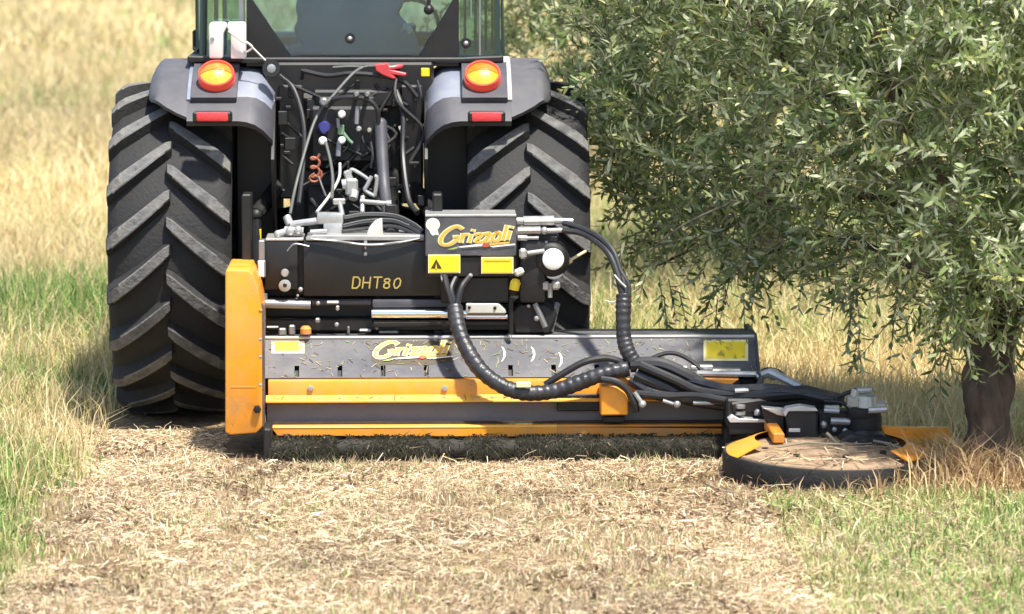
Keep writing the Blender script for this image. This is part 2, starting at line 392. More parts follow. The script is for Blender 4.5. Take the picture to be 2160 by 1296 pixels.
# phase: a left-hand bar's inner end appears at photo pixel y=402
def phi_at(py, r, x=0.0):
    best = None
    for i in range(-400, 900):
        a = R_(i*0.1); e = abs(proj((x, -r*math.cos(a), ZC+r*math.sin(a)))[1]-py)
        if best is None or e < best[0]: best = (e, a)
    return best[1]
ph = phi_at(410, 0.70, XL)
rear_wheel(XL, ph); rear_wheel(XR, phi_at(360, 0.70, XR))
# front wheels, hidden behind the rear ones
for x in (-0.72, 0.72):
    ty = part('front_tyre', 'rubber', tractor, lathe((x,2.15,0.47), (1,0,0), [(a*0.72,r*0.72) for a,r in tyre_profile()], 48, False), cyl((x-0.13,2.15,0.47),(x+0.13,2.15,0.47),0.27,seg=24), sharp=60)
    for k in range(17):
        for me, o_ in ((lugL,0.0),(lugR,0.5)):
            l = bpy.data.objects.new('lug', me); col.objects.link(l); l.parent = ty; l.scale = (0.72,0.70,0.70)
            l.location = (x,2.15,0.47); l.rotation_euler = (-(k+o_)*2*math.pi/17,0,0)
# body: gearbox, axle, engine
part('gearbox', 'blackmetal', tractor, box((-0.23,-0.30,0.42),(0.23,1.6,1.05),0.03,2), box((-0.17,-0.36,0.55),(0.17,-0.28,0.98),0.02), box((-0.30,-0.26,1.02),(0.30,0.4,1.36),0.02),
     cyl((0,-0.42,0.60),(0,-0.30,0.60),0.075,seg=20), cyl((0,-0.50,0.60),(0,-0.40,0.60),0.022), *[ball((x,-0.365,z),0.014,8,5) for x in (-0.14,0.14) for z in (0.6,0.75,0.92)])
part('rear_axle', 'blackmetal', tractor, lathe((-0.80,0,ZC),(1,0,0),[(0,0.10),(0.3,0.10),(0.45,0.15),(0.62,0.19),(0.98,0.19),(1.15,0.15),(1.3,0.10),(1.6,0.10)],20), box((-0.45,-0.14,0.62),(0.45,0.14,0.80),0.02))
part('front_axle', 'blackmetal', tractor, box((-0.62,2.08,0.40),(0.62,2.22,0.52),0.02), box((-0.2,1.5,0.42),(0.2,2.6,0.75),0.03))
part('engine_hood', 'plastic2', tractor, box((-0.33,1.35,0.80),(0.33,2.95,1.42),0.09,3))
# fenders: curved mudguards over the rear wheels
RF = 0.79
def arc(x, ph, r): return Vector((x, -r*math.cos(ph), ZC+r*math.sin(ph)))
def sheet(xs, rfun, p0fun, p1, n=14, th=0.012):
    v = []; f = []; nx = len(xs)
    for j in (0, 1):
        for i in range(n+1):
            for x in xs:
                p0 = p0fun(x); v.append(arc(x, p0+(p1-p0)*i/n, rfun(x)-j*th))
    o = (n+1)*nx
    for i in range(n):
        for k in range(nx-1):
            a = i*nx+k; f.append((a,a+1,a+nx+1,a+nx)); f.append((o+a+nx,o+a+nx+1,o+a+1,o+a))
    for k in range(nx-1):
        f.append((k,o+k,o+k+1,k+1)); a = n*nx+k; f.append((a+1,o+a+1,o+a,a))
    for i in range(n):
        a = i*nx; f.append((a+nx,o+a+nx,o+a,a)); a += nx-1; f.append((a,o+a,o+a+nx,a+nx))
    return v, f
def lerp(x, pts):
    if x <= pts[0][0]: return pts[0][1]
    for (a,b),(c,d) in zip(pts, pts[1:]):
        if x <= c: return b+(d-b)*(x-a)/(c-a)
    return pts[-1][1]
YF = -0.55
def fender(s):
    """s=-1 left, +1 right; pixel columns measured on the left one and mirrored about the tractor's axis"""
    def X(px): return (P(px,200,YF).x-AX)*(1 if s < 0 else -1)+AX
    xo, xm, xi = X(305), X(393), X(574)
    lo, hi = min(xo,xi), max(xo,xi)
    out = lambda t: xo+(xm-xo)*t; inn = lambda t: xm+(xi-xm)*t
    srt = lambda l: sorted(l)
    phm = phi_at(212, RF, xm); pho = phi_at(262, RF, xm)
    # painted main sheet
    ts = [i/10 for i in range(11)]
    rin = lambda x: RF-0.075*max(0,(abs(x-xm)/abs(xi-xm)-0.72)/0.28)**2
    def ptop(x):
        t = abs(x-xm)/abs(xi-xm); return phm-R_(4.5)*max(0,(t-0.55)/0.45)**1.5
    fo = part('fender', 'fender', tractor, sheet(srt([inn(t) for t in ts]), rin, ptop, R_(118)), sharp=50)
    # moulded lip along its rear edge
    def plip(x):
        t = abs(x-xm)/abs(xi-xm); return pho+R_(0.5)-R_(3.0)*max(0,(t-0.6)/0.4)**1.4
    part('lip', 'plastic2', fo, sheet(srt([inn(t) for t in ts]), lambda x: rin(x)+0.010, plip, phm+R_(0.7), 4, 0.03), sharp=50)
    # moulded outer extension with its rounded lower corner
    def pout(x):
        t = abs(x-xm)/abs(xo-xm); return lerp(t, [(0,phi_at(252,RF,xm)),(0.25,phi_at(243,RF,xm)),(0.55,phi_at(229,RF,xm)),(0.8,phi_at(214,RF,xm)),(0.93,phi_at(199,RF,xm)),(1,phi_at(180,RF,xm))])
    part('side_extension', 'plastic', fo, sheet(srt([out(t/12) for t in range(13)]), lambda x: RF+0.012-0.06*max(0,(abs(x-xm)/abs(xo-xm)-0.7)/0.3)**2, pout, R_(112), 14, 0.018), sharp=50)
    # corner strip between the two; the right one coloured paler as if sunlit
    part('corner_strip', 'edge' if s > 0 else 'fender', fo, sheet(srt([X(391),X(395),X(405)]), lambda x: RF+0.02, lambda x: phi_at(218,RF,xm), R_(100), 10, 0.015))
    # inner cheek plate down to the axle
    part('cheek_plate', 'black', fo, xprism([(-0.56,ZC+0.42),(-0.50,ZC+0.18),(-0.30,ZC),(0.45,ZC),(0.4,ZC+0.6),(-0.1,ZC+0.70),(-0.38,ZC+0.62)], xi-0.006, xi+0.006))
    # lamp pad, lamp, reflector
    pa, pb = phi_at(208,RF+0.03,xm), phi_at(152,RF+0.03,xm)
    xa, xb = X(400), X(497)
    part('lamp_pad', 'plastic2', fo, sheet(srt([xa, xa+(xb-xa)*0.1, xa+(xb-xa)*0.5, xa+(xb-xa)*0.9, xb]), lambda x: RF+0.035, lambda x: pa, R_(75), 8, 0.05))
    pl = phi_at(160, RF+0.06, xm); xc = X(453); rl = 39/K(YF)
    c = arc(xc, pl, RF+0.03); nrm = Vector((0,-math.cos(R_(47)),math.sin(R_(47))))
    upv = Vector((1,0,0)).cross(nrm); upv = upv if upv.z > 0 else -upv
    part('lamp_rim', 'lampred', fo, lathe(c, nrm, [(0,rl*1.0),(0.045,rl*1.0),(0.055,rl*0.96),(0.055,rl*0.86),(0.045,rl*0.84)], 32))
    lens_u, lens_l = MB(), MB()
    for b_, sg in ((lens_u, 1), (lens_l, -1)):
        v = []; f = []; nr, na = 6, 16; r0 = rl*0.85; y0 = -0.04*rl
        for i in range(nr+1):
            for k in range(na+1):
                a = math.pi*k/na; r = r0*i/nr; hh = 0.050+0.028*(1-(i/nr)**2)
                v.append(c+Vector((1,0,0))*(r*math.cos(a))+upv*(y0+sg*r*math.sin(a)+ (0.0015*sg))+nrm*hh)
        for i in range(nr):
            for k in range(na):
                q = i*(na+1)+k; f.append((q,q+1,q+na+2,q+na+1))
        b_.add((v,f))
    lens_u.build('turn_lens', 'amber', fo, 60); lens_l.build('tail_lens', 'amberlit', fo, 60)
    yr = -0.632
    a_, b_ = (414,481) if s < 0 else (995,1058)
    part('reflector', ['redlens','black'], fo, mi(pbox(a_,238,b_,257,yr-0.02,yr+0.05,0.006,2),0), mi(pbox(a_-8,236,b_+8,260,yr-0.012,yr+0.05,0.008),1))
    return fo
AX = P(736.5,200,YF).x
fender(-1); fender(1)

# cab
YC = -0.20
cab = part('cab_frame', 'black', tractor,
    prism([(518,-330),(532,-330),(532,0),(612,119),(884,119),(955,0),(955,-330),(968,-330),(968,40),(968,140),(520,140),(520,40)], YC, YC+0.05),
    prism([(395,118),(520,122),(968,122),(1062,118),(1062,133),(395,133)], YC-0.03, YC+1.45, 0.006),
    pbox(560,-330,925,-322,YC,YC+0.06,0.003), sharp=30)
for a_ in ((424,435),(1047,1056)):
    part('corner_post', 'cabgreen', cab, prism([(a_[0]-4,120),(a_[1],120),(a_[1]+(6 if a_[0]<700 else -6),-330),(a_[0]+(4 if a_[0]<700 else -6),-330)], YC+0.06, YC+0.12, 0.004))
    part('front_post', 'cabgreen', cab, prism([(a_[0]+10,120),(a_[1]+10,120),(a_[1]+18 if a_[0]<700 else a_[1]-6,-330),(a_[0]+12 if a_[0]<700 else a_[0]-6,-330)], YC+1.3, YC+1.38, 0.004))
rx_, ry_, rz_ = (P(415,0,YC).x, P(1060,0,YC).x), (YC-0.08, YC+1.6), P(700,-330,YC).z
part('roof', 'plastic', cab, box((rx_[0],ry_[0],rz_),(rx_[1],ry_[0]+0.18,rz_+0.12),0.04,2), box((rx_[0],ry_[1]-0.35,rz_+0.001),(rx_[1],ry_[1],rz_+0.121),0.04,2), box((rx_[0]+0.001,ry_[0]+0.1,rz_+0.002),(rx_[0]+0.16,ry_[1]-0.3,rz_+0.119),0.03,2), box((rx_[1]-0.16,ry_[0]+0.1,rz_+0.002),(rx_[1]-0.001,ry_[1]-0.3,rz_+0.119),0.03,2))
part('added_roof_pane', 'glass', cab, box((rx_[0]+0.1,ry_[0]+0.12,rz_+0.06),(rx_[1]-0.1,ry_[1]-0.3,rz_+0.066),0))  # unseen glass panel, added so sun falls through the roof onto the seat
def pane(name, poly, Y, m='glass', parent=cab): return part(name, m, parent, prism(poly, Y, Y+0.005))
pane('rear_window', [(534,-325),(534,0),(613,117),(883,117),(953,0),(953,-325)], YC+0.01)
pane('quarter_window', [(437,-325),(436,117),(517,117),(517,-325)], YC+0.03, 'glass2')
pane('quarter_window', [(970,-325),(970,117),(1046,117),(1042,-325)], YC+0.03, 'glass2')
pane('windscreen', [(470,-300),(470,110),(1020,110),(1020,-300)], YC+1.34, 'glass')
for x in (P(428,60,YC+0.6).x, P(1052,60,YC+0.6).x):
    part('side_window', 'glass2', cab, box((x-0.0025,YC+0.13,P(428,116,YC).z),(x+0.0025,YC+1.29,P(428,-320,YC).z),0))
# window knob and latch
kn = P(738,82,YC-0.03); part('window_knob', ['black','zinc'], cab, mi(cyl(kn+Vector((0,0.03,0)),kn,0.022,seg=16),0), mi(ball(kn,0.011,10,6),1))
kn = P(983,92,YC-0.01); part('window_knob', ['black','zinc'], cab, mi(cyl(kn+Vector((0,0.03,0)),kn,0.022,seg=16),0), mi(ball(kn,0.011,10,6),1))
parts('window_stay', 'black', cab, ptube([(905,20,YC-0.01),(902,-80,YC-0.01),(900,-200,YC-0.01)],4), ball(P(904,21,YC-0.02),0.021,10,6))
# rubber trim around the side glass
parts('window_trim', 'steel', cab, pbox(505,-320,512,118,YC+0.02,YC+0.026,0.001), pbox(1010,-320,1014,118,YC+0.02,YC+0.026,0.001), pbox(992,-320,995,40,YC+0.02,YC+0.026,0.001))
# inside the cab
st = part('driver_seat', 'seat', cab,
    prism([(640,-60),(622,20),(630,40),(618,62),(632,92),(606,98),(600,140),(900,140),(870,62),(838,30),(852,12),(834,-60),(790,-110),(690,-110)], YC+0.28, YC+0.45, 0.03, 3),
    prism([(690,-190),(690,-125),(790,-125),(790,-190)], YC+0.32, YC+0.42, 0.02, 2))
c = P(868,55,YC+1.0); u = []
for i in range(25):
    a = 2*math.pi*i/24; u.append(c+Vector((0.12*math.cos(a), -0.05*math.sin(a), 0.12*math.sin(a))))
part('steering_wheel', 'plastic2', cab, tube(u, 0.010, 6), tube([c, c+Vector((0.0,0.3,-0.25))], 0.02, 8))
part('dashboard', 'plastic2', cab, prism([(560,70),(930,70),(960,140),(540,140)], YC+1.12, YC+1.3, 0.02))
part('hanging_bag', 'white', cab, prism([(852,45),(858,52),(866,48),(872,66),(862,76),(855,62),(843,72),(850,58)], YC+0.12, YC+0.16, 0.004))
parts('door_rail', 'steel', cab, *[pbox(x,-320,x+5,116,YC+0.4+0.1*i,YC+0.42+0.1*i,0.002) for i, x in enumerate((978,1000,1022,1036,452,470))])
part('door_mirror', 'black', cab, pbox(406,64,413,108,YC+0.3,YC+0.36,0.006), ptube([(410,100,YC+0.3),(425,112,YC+0.2)],3))
# work lamp between cab and left fender
c = P(572,145,-0.36); part('work_lamp', ['black','steel'], tractor, mi(lathe(c, (0.1,-1,0.1), [(-0.05,0.02),(-0.03,0.035),(0.01,0.038),(0.016,0.036)],18),0), mi(lathe(c, (0.1,-1,0.1), [(0.012,0.030),(0.018,0.012)],14),1))
# back plate and brackets under the cab
parts('rear_panel', 'black', tractor, pbox(560,132,915,262,-0.24,-0.20,0.01), pbox(498,240,580,560,-0.16,-0.12,0.01), pbox(895,240,990,560,-0.16,-0.12,0.01),
     pbox(588,180,640,420,-0.30,-0.24,0.008), pbox(845,180,892,430,-0.30,-0.24,0.008), pbox(660,190,840,228,-0.34,-0.24,0.01))
for x, y in ((577,214),(577,236),(575,335),(556,215),(880,180),(878,352),(905,150),(884,244),(870,180),(606,175),(613,190)):
    pass
parts('panel_bolt', 'zinc', tractor, *[ball(P(x,y,-0.31),3.2/K(-0.31),8,5) for x, y in ((577,214),(577,233),(575,338),(880,182),(876,352),(598,402),(842,406),(655,472))])
parts('yellow_decal', 'yellow', tractor, pbox(519,484,551,508,-0.55,-0.54,0.001), pbox(888,144,906,162,-0.3,-0.29,0.003))
# remote valve block with capped couplers
vb = part('valve_block', 'blackmetal', tractor, pbox(655,225,800,345,-0.42,-0.30,0.012), pbox(672,205,790,228,-0.40,-0.32,0.006))
for x, y, r, m_ in ((721,241,8,'white'),(681,297,9,'white'),(721,296,8,'white'),(757,272,6,'zinc'),(779,275,5,'zinc'),(752,199,6,'steel'),(775,199,6,'steel'),(683,215,9,'steel')):
    q = P(x,y,-0.47); part('coupler', m_, vb, lathe(q+Vector((0,0.06,0)), (0,-1,0), [(0,r/K(-.4)*0.8),(0.05,r/K(-.4)*0.8),(0.055,r/K(-.4)),(0.08,r/K(-.4)),(0.088,r/K(-.4)*0.6)], 12))
part('coupler_cap', 'blue', vb, lathe(P(682,270,-0.42), (0.1,-1,0.1), [(0,0.024),(0.05,0.027),(0.06,0.02)], 14))
part('coupler_cap', 'green', vb, pbox(712,264,726,285,-0.46,-0.43,0.004), ptube([(724,280,-0.45),(735,295,-0.45),(744,303,-0.45)],4,6))
parts('lever', 'steel', vb, ptube([(713,250,-0.47),(714,270,-0.47)],4), ptube([(716,300,-0.47),(713,330,-0.48)],6), ptube([(754,225,-0.45),(752,262,-0.46)],5))
# three point linkage
tp = tractor
for s, x0, x1 in ((-1,-0.26,-0.36),(1,0.26,0.36)):
    part('lower_link', 'black', tp, tube([Vector((x0,-0.15,0.42)),Vector((x1,-0.55,0.45)),Vector((x1*1.04,-0.88,0.50))], 0.028, 10), lathe((x1*1.04-0.03,-0.90,0.50),(1,0,0),[(0,0.045),(0.06,0.045)],16))
    part('lift_arm', 'blackmetal', tp, tube([Vector((x0,-0.20,1.0)),Vector((x1,-0.52,0.88))], 0.032, 10), ball((x1,-0.53,0.88),0.026))
    part('lift_rod', 'blackmetal', tp, tube([Vector((x1,-0.53,0.88)),Vector((x1,-0.56,0.48))], lambda t: 0.020 if t < 0.5 else 0.026, 10))
part('top_link', 'plastic2', tp, tube(spline([P(803,262,-0.44),P(806,330,-0.5),P(812,410,-0.6),P(826,495,-0.86)]), lambda t: 0.027-0.004*t, 14), ball(P(803,262,-0.44),0.027))
part('top_link_bracket', 'black', tp, prism([(812,430),(838,432),(842,500),(812,500)], -0.84, -0.80, 0.006))
# cables and hoses behind the seat
CB = [('cable','cable',[(612,452,-0.85),(622,400,-0.7),(640,330,-0.6),(660,265,-0.5),(678,230,-0.45),(700,205,-0.42),(740,160,-0.35),(765,143,-0.3),(790,140,-0.3)],3.2),
      ('hose','hose',[(700,210,-0.44),(735,205,-0.46),(775,210,-0.47),(795,230,-0.47),(799,262,-0.46)],5),
      ('hose','hose',[(640,150,-0.3),(690,160,-0.32),(740,155,-0.33),(800,160,-0.33),(850,172,-0.33),(880,205,-0.33)],5),
      ('hose','hose',[(590,160,-0.3),(620,190,-0.35),(640,260,-0.42),(640,340,-0.5),(630,430,-0.7)],5),
      ('cable','cable',[(687,300,-0.5),(697,340,-0.55),(702,380,-0.6),(700,420,-0.7)],3.5),
      ('cable','offwhite',[(717,345,-0.5),(716,372,-0.55),(706,395,-0.6),(690,420,-0.7),(668,448,-0.82)],3.0),
      ('hose','hose',[(880,170,-0.32),(888,200,-0.34),(886,210,-0.34)],3),
      ('hose','hose',[(835,190,-0.33),(850,240,-0.38),(850,330,-0.45),(862,420,-0.6),(880,450,-0.7)],6),
      ('hose','hose',[(782,355,-0.5),(786,330,-0.5),(782,300,-0.48)],3),
      ('cable','cable',[(672,372,-0.52),(680,395,-0.55),(688,415,-0.6)],2.2),
      ('cable','cable',[(702,143,-0.3),(735,141,-0.3),(770,142,-0.3)],3)]
rh = random.Random(5)
for _ in range(12):
    xa, ya = rh.uniform(590,880), rh.uniform(140,260); xb, yb = rh.uniform(600,880), rh.uniform(330,470)
    CB.append(('hose', 'blackmetal', [(xa,ya,-0.32),((xa+xb)/2+rh.uniform(-50,50),(ya*2+yb)/3,-0.36-rh.uniform(0,.05)),((xa+xb)/2+rh.uniform(-50,50),(ya+yb*2)/3,-0.38-rh.uniform(0,.06)),(xb,yb,-0.44)], rh.uniform(2.5,4.5)))
for nm, m_, pts, r in CB: part(nm, m_, tractor, ptube(pts, r, 8, 6))
# red plastic clip with two prongs under the rear window
part('red_clip', 'red', tractor, prism([(789,137),(818,133),(822,140),(850,136),(851,143),(828,148),(858,155),(855,162),(828,158),(836,165),(830,168),(805,158),(793,150)], -0.36, -0.32, 0.004))
# rust red spring hook
parts('spring_hook', 'rust', tractor, tube(spline([P(665+9*math.cos(a*1.0), 325+a*3.0+6*math.sin(a), -0.52) for a in [i*0.9 for i in range(22)]],3), 0.006, 6),
     tube(spline([P(x,y,-0.52) for x,y in ((676,360),(678,372),(668,383),(656,382),(654,374),(664,366))],5), 0.006, 6))
# painted V mark on the panel
part('v_mark', 'white', tractor, prism([(838,262),(844,261),(850,282),(846,285)], -0.312, -0.306), prism([(850,282),(846,285),(858,258),(853,257)], -0.3135, -0.3075))
# links, pins, small castings in the dark behind the tank
small = []
for _ in range(46):
    x, y = random.uniform(588,890), random.uniform(160,480); Yk = -0.27-0.28*(y-150)/330
    small.append(obox(P(x,y,Yk), (1,0,0),(0,1,0),(0,0,1), (random.uniform(.012,.05),0.03,random.uniform(.012,.06)), 0.003) if random.random()<.6 else cyl(P(x,y,Yk), P(x+random.uniform(-30,30),y+random.uniform(-30,40),Yk-0.02), random.uniform(.004,.010), seg=8))
parts('linkage_casting', 'blackmetal', tractor, *small)

# white containers strapped beside the cab
def container(x0, x1, label, cut):
    YB = -0.34; b0 = P((x0+x1)/2,122,YB)
    o = empty('plastic_container', b0, label, 'container')
    part('body', 'white', o, prism([(x0+3,48),(x1-3,48),(x1,56),(x1,124),(x0,124),(x0,56)] if not cut else
         ([(x0+3,48),(x1-2,48),(x1,58),(x1-7,72),(x1-8,124),(x0+1,124),(x0,56)] if cut < 0 else [(x0+2,48),(x1-3,48),(x1,56),(x1,122),(x1-2,124),(x0+8,124),(x0+8,72),(x0,58)]), YB, YB+0.09, 0.008, 2))
    return o
c1 = container(440, 478, 'white plastic container above the left tail lamp, the one nearer the cab corner', -1)
part('cap', 'steel', c1, cyl(P(448,83,-0.345),P(448,83,-0.335),0.008,seg=10))
c2 = container(479, 518, 'white plastic container above the left tail lamp, with a cord tied round it', 1)
part('cord', 'offwhite', c2, ptube([(482,66,-0.35),(498,78,-0.36),(512,88,-0.36),(524,92,-0.36),(532,101,-0.36),(520,110,-0.35),(515,108,-0.34)],2.5,6), ptube([(520,88,-0.36),(534,102,-0.36),(550,118,-0.36),(560,128,-0.36)],2.2,6))

# ------------------------------------------------------------------ flail mower hitched behind the tractor
mower = empty('flail_mower', (P(1050,900,-1.2).x,-1.2,0), 'orange and grey flail mower with black oil tank, hitched behind the tractor', 'mower')
def Z(py, Y): return P(900, py, Y).z
MX0, MX1 = P(557,800,-1.15).x, P(1596,760,-1.1).x
# grey hood: flat top flange, inclined face, with slots cut through
Yt, Yb = -0.99, -1.15
zt, zb = Z(715,Yt), Z(797,Yb)
hd = Vector((0, Yb-Yt, zb-zt)); hl = hd.length; hdn = hd.normalized(); hn = Vector((0, hdn.z, -hdn.y)); hn = hn if hn.z > 0 else -hn
def H(px, py):
    """point on the hood's inclined face at a photo pixel"""
    d = F + RT*((px-1080)/FPX) - UP*((py-648)/FPX); p0 = Vector((0,Yt,zt))
    return CAM + d*((p0-CAM).dot(hn)/d.dot(hn))
slots = [(626,782),(717,783),(808,783),(899,783),(1077,783),(1168,783),(1259,783),(1350,783)]
def hood_mesh():
    b = MB(); th = 0.006
    sx = []
    for px, py in slots:
        sx.append((H(px-5,py).x, H(px+5,py).x))
    t0 = (H(900,771)-Vector((0,Yt,zt))); s0 = t0.dot(hdn); s1 = (H(900,794)-Vector((0,Yt,zt))).dot(hdn)
    cuts = sorted([MX0, MX1]+[c for q in sx for c in q]); rows = [0, s0, s1, hl]
    for ri in range(3):
        for ci in range(len(cuts)-1):
            mid = (cuts[ci]+cuts[ci+1])/2
            if ri == 1 and any(a < mid < c for a, c in sx): continue
            q = [Vector((cuts[ci],Yt,zt))+hdn*rows[ri], Vector((cuts[ci+1],Yt,zt))+hdn*rows[ri], Vector((cuts[ci+1],Yt,zt))+hdn*rows[ri+1], Vector((cuts[ci],Yt,zt))+hdn*rows[ri+1]]
            b.add((q, [(0,1,2,3)]))
    for a, c in sx:     # slot sides
        o = Vector((0,Yt,zt)); k = -hn*0.02
        for xx in (a, c): b.add(([Vector((xx,0,0))+o+hdn*s0, Vector((xx,0,0))+o+hdn*s1, Vector((xx,0,0))+o+hdn*s1+k, Vector((xx,0,0))+o+hdn*s0+k], [(0,1,2,3)]), 1)
        for s in (s0, s1): b.add(([Vector((a,0,0))+o+hdn*s, Vector((c,0,0))+o+hdn*s, Vector((c,0,0))+o+hdn*s+k, Vector((a,0,0))+o+hdn*s+k], [(0,1,2,3)]), 1)
        b.add(([Vector((a-.01,0,0))+o+hdn*(s0-.01)+k, Vector((c+.01,0,0))+o+hdn*(s0-.01)+k, Vector((c+.01,0,0))+o+hdn*(s1+.01)+k, Vector((a-.01,0,0))+o+hdn*(s1+.01)+k], [(0,1,2,3)]), 1)
    return b
hood = hood_mesh().build('hood', ['hood','black'], mower, 30)
part('top_flange', 'hood', mower, xprism([(Yt-0.004,zt+0.004),(Yt-0.012,zt-0.010),(Yt+0.10,zt+0.004),(Yt+0.10,zt+0.016),(Yt+0.002,zt+0.013)], MX0-0.004, MX1+0.002))
part('sunlit_flange_edge', 'edge', mower, cyl((P(1080,712,Yt).x,Yt-0.003,zt+0.006),(MX1,Yt-0.003,zt+0.006),0.0065,seg=8), cyl((MX0,Yt-0.003,zt+0.006),(P(1078,712,Yt).x,Yt-0.003,zt+0.006),0.006,seg=8))  # pale rods paint the sunlit rim of the grey flange
part('shell', 'black', mower, xprism([(-0.62,zt-0.01),(Yt+0.1,zt-0.002),(Yt,zt-0.012),(Yb+0.03,zb-0.015),(Yb+0.03,0.10),(-0.62,0.12)], MX0+0.004, MX1-0.006))
# orange upper beam, dark middle panel, orange lower strip
BX1 = P(1545,840,-1.2).x
z = lambda y, Y: Z(y, Y)
part('upper_beam', ['orange','orange_lip'], mower, mi(xprism([(-1.15,z(799,-1.15)),(-1.20,z(801,-1.20)),(-1.205,z(806,-1.205)),(-1.205,z(834,-1.205)),(-1.15,z(840,-1.205)-0.01)], P(566,800,-1.2).x, BX1),0),
     mi(xprism([(-1.2055,z(833,-1.2055)),(-1.235,z(846,-1.235)),(-1.235,z(849,-1.235)),(-1.19,z(846,-1.19))], P(561,840,-1.22).x, BX1),1))
part('middle_panel', 'hood_dirty', mower, xprism([(-1.17,z(846,-1.17)),(-1.195,z(850,-1.195)),(-1.20,z(889,-1.20)),(-1.17,z(892,-1.17))], P(563,860,-1.2).x, BX1))
part('rust_seam', 'rust', mower, xprism([(-1.19,z(887,-1.19)),(-1.206,z(888,-1.206)),(-1.206,z(892,-1.206)),(-1.19,z(893,-1.19))], P(600,890,-1.2).x, BX1))
part('lower_strip', ['orange','orange_lip','orange_dirty'], mower,
     mi(prism([(571,901),(1175,901),(1175,921),(586,919)], -1.262, -1.24),0), mi(prism([(1175.5,901),(1545,905),(1545,929),(1175.5,922)], -1.262, -1.24),2),
     mi(xprism([(-1.2,z(893,-1.2)),(-1.26,z(898,-1.26)),(-1.264,z(902,-1.264)),(-1.2,z(906,-1.2))], P(569,900,-1.25).x, P(1175,900,-1.25).x),1),
     mi(xprism([(-1.2,z(893,-1.2)),(-1.26,z(898,-1.26)),(-1.264,z(902,-1.264)),(-1.2,z(906,-1.2))], P(1175.5,900,-1.25).x, BX1),2))
parts('beam_bolt', 'zinc', mower, *[lathe(P(x,819,-1.205),(0,-1,0),[(0,0.012),(0.008,0.012),(0.009,0.006)],6) for x in (655,938)])
# rear roller and hanging rubber flap
part('rubber_flap', 'darkdirt', mower, xprism([(-1.215,0.13),(-1.225,0.13),(-1.25,0.035),(-1.24,0.035)], P(566,930,-1.23).x, P(1540,930,-1.23).x))
rx0, rx1 = P(566,950,-1.42).x, P(1535,950,-1.42).x
part('roller', 'darkdirt', mower, lathe((rx0,-1.36,0.042),(1,0,0),[(0,0.0),(0.001,0.037)]+[(0.002+(rx1-rx0-0.004)*i/60, 0.038+0.0025*math.sin(i*1.9)+0.002*math.sin(i*0.7)) for i in range(61)]+[(rx1-rx0,0.0)],22))
parts('roller_bracket', 'blackmetal', mower, pbox(556,905,572,970,-1.40,-1.2,0.006), pbox(1528,905,1545,970,-1.40,-1.2,0.006))
# belt guard on the left
gd = part('belt_guard', 'orange', mower, prism([(475,574),(479,570),(524,571),(533,580),(545,612),(552,655),(553,902),(541,914),(486,918),(475,912)], -1.30, -0.90, 0.012, 3), sharp=40)
part('guard_seam', 'orange_dirty', gd, pbox(486,816,541,818.5,-1.3015,-1.29,0.0005))
part('guard_flange', 'hood', gd, prism([(552,640),(558,646),(559,900),(553,905)], -1.27, -1.24, 0.002))
for y in (716,753,812): part('flange_bolt', 'zinc', gd, ball(P(549,y,-1.295),0.008,8,5))
for y in (655,): part('flange_bolt', 'orange_dirty', gd, ball(P(549,y,-1.295),0.009,8,5))
part('guard_bolt', 'black', gd, lathe(P(543,862,-1.29),(0,-1,0),[(0,0.016),(0.03,0.016),(0.032,0.008)],6))
# right end plate
part('end_plate', ['hood','edge'], mower, mi(xprism([(-0.62,zt+0.01),(-0.98,zt+0.012),(-1.17,zb-0.01),(-1.2,0.09),(-0.6,0.08)], MX1+0.001, MX1+0.012),0))
# stickers
def on_hood(poly, lift=0.0015):
    pts = [H(x,y)+hn*lift for x,y in poly]; return pts, [tuple(range(len(pts)))]
stk = part('warning_sticker', ['paleyellow','ink_pale','yellow'], mower, mi(on_hood([(573,716),(642,716),(642,746),(573,746)]),0), mi(on_hood([(580,721),(630,721),(630,741),(580,741)],0.002),2), mi(on_hood([(583,739),(588,727),(592,739)],0.0025),1), mi(on_hood([(594,739),(599,727),(604,739)],0.0025),1),
     mi(on_hood([(614,731),(619,726),(624,731),(619,737)],0.0025),1), mi(on_hood([(632,730),(636,728),(635,738),(632,739)],0.0025),1))
part('warning_sticker', ['yellow','paleyellow','ink_pale'], mower, mi(on_hood([(1484,716),(1578,716),(1578,762),(1484,762)]),1), mi(on_hood([(1490,722),(1572,722),(1572,757),(1490,757)],0.002),0), mi(on_hood([(1512,750),(1522,738),(1530,754)],0.0025),2), mi(on_hood([(1546,757),(1552,748),(1554,758)],0.0025),2))
# flat pale crescents: light on the hood's embossed rings put into colour
for px, py in ((1052,748),(1114,748),(1172,760)):
    part('crescent', 'edge', hood, (lambda pts: (pts, [tuple(range(len(pts)))]))([H(px+15*math.sin(a), py-18*math.cos(a))+hn*0.002 for a in [R_(30+k*15) for k in range(9)]]+[H(px+10*math.sin(a), py-18*math.cos(a))+hn*0.002 for a in [R_(150-k*15) for k in range(9)]]))
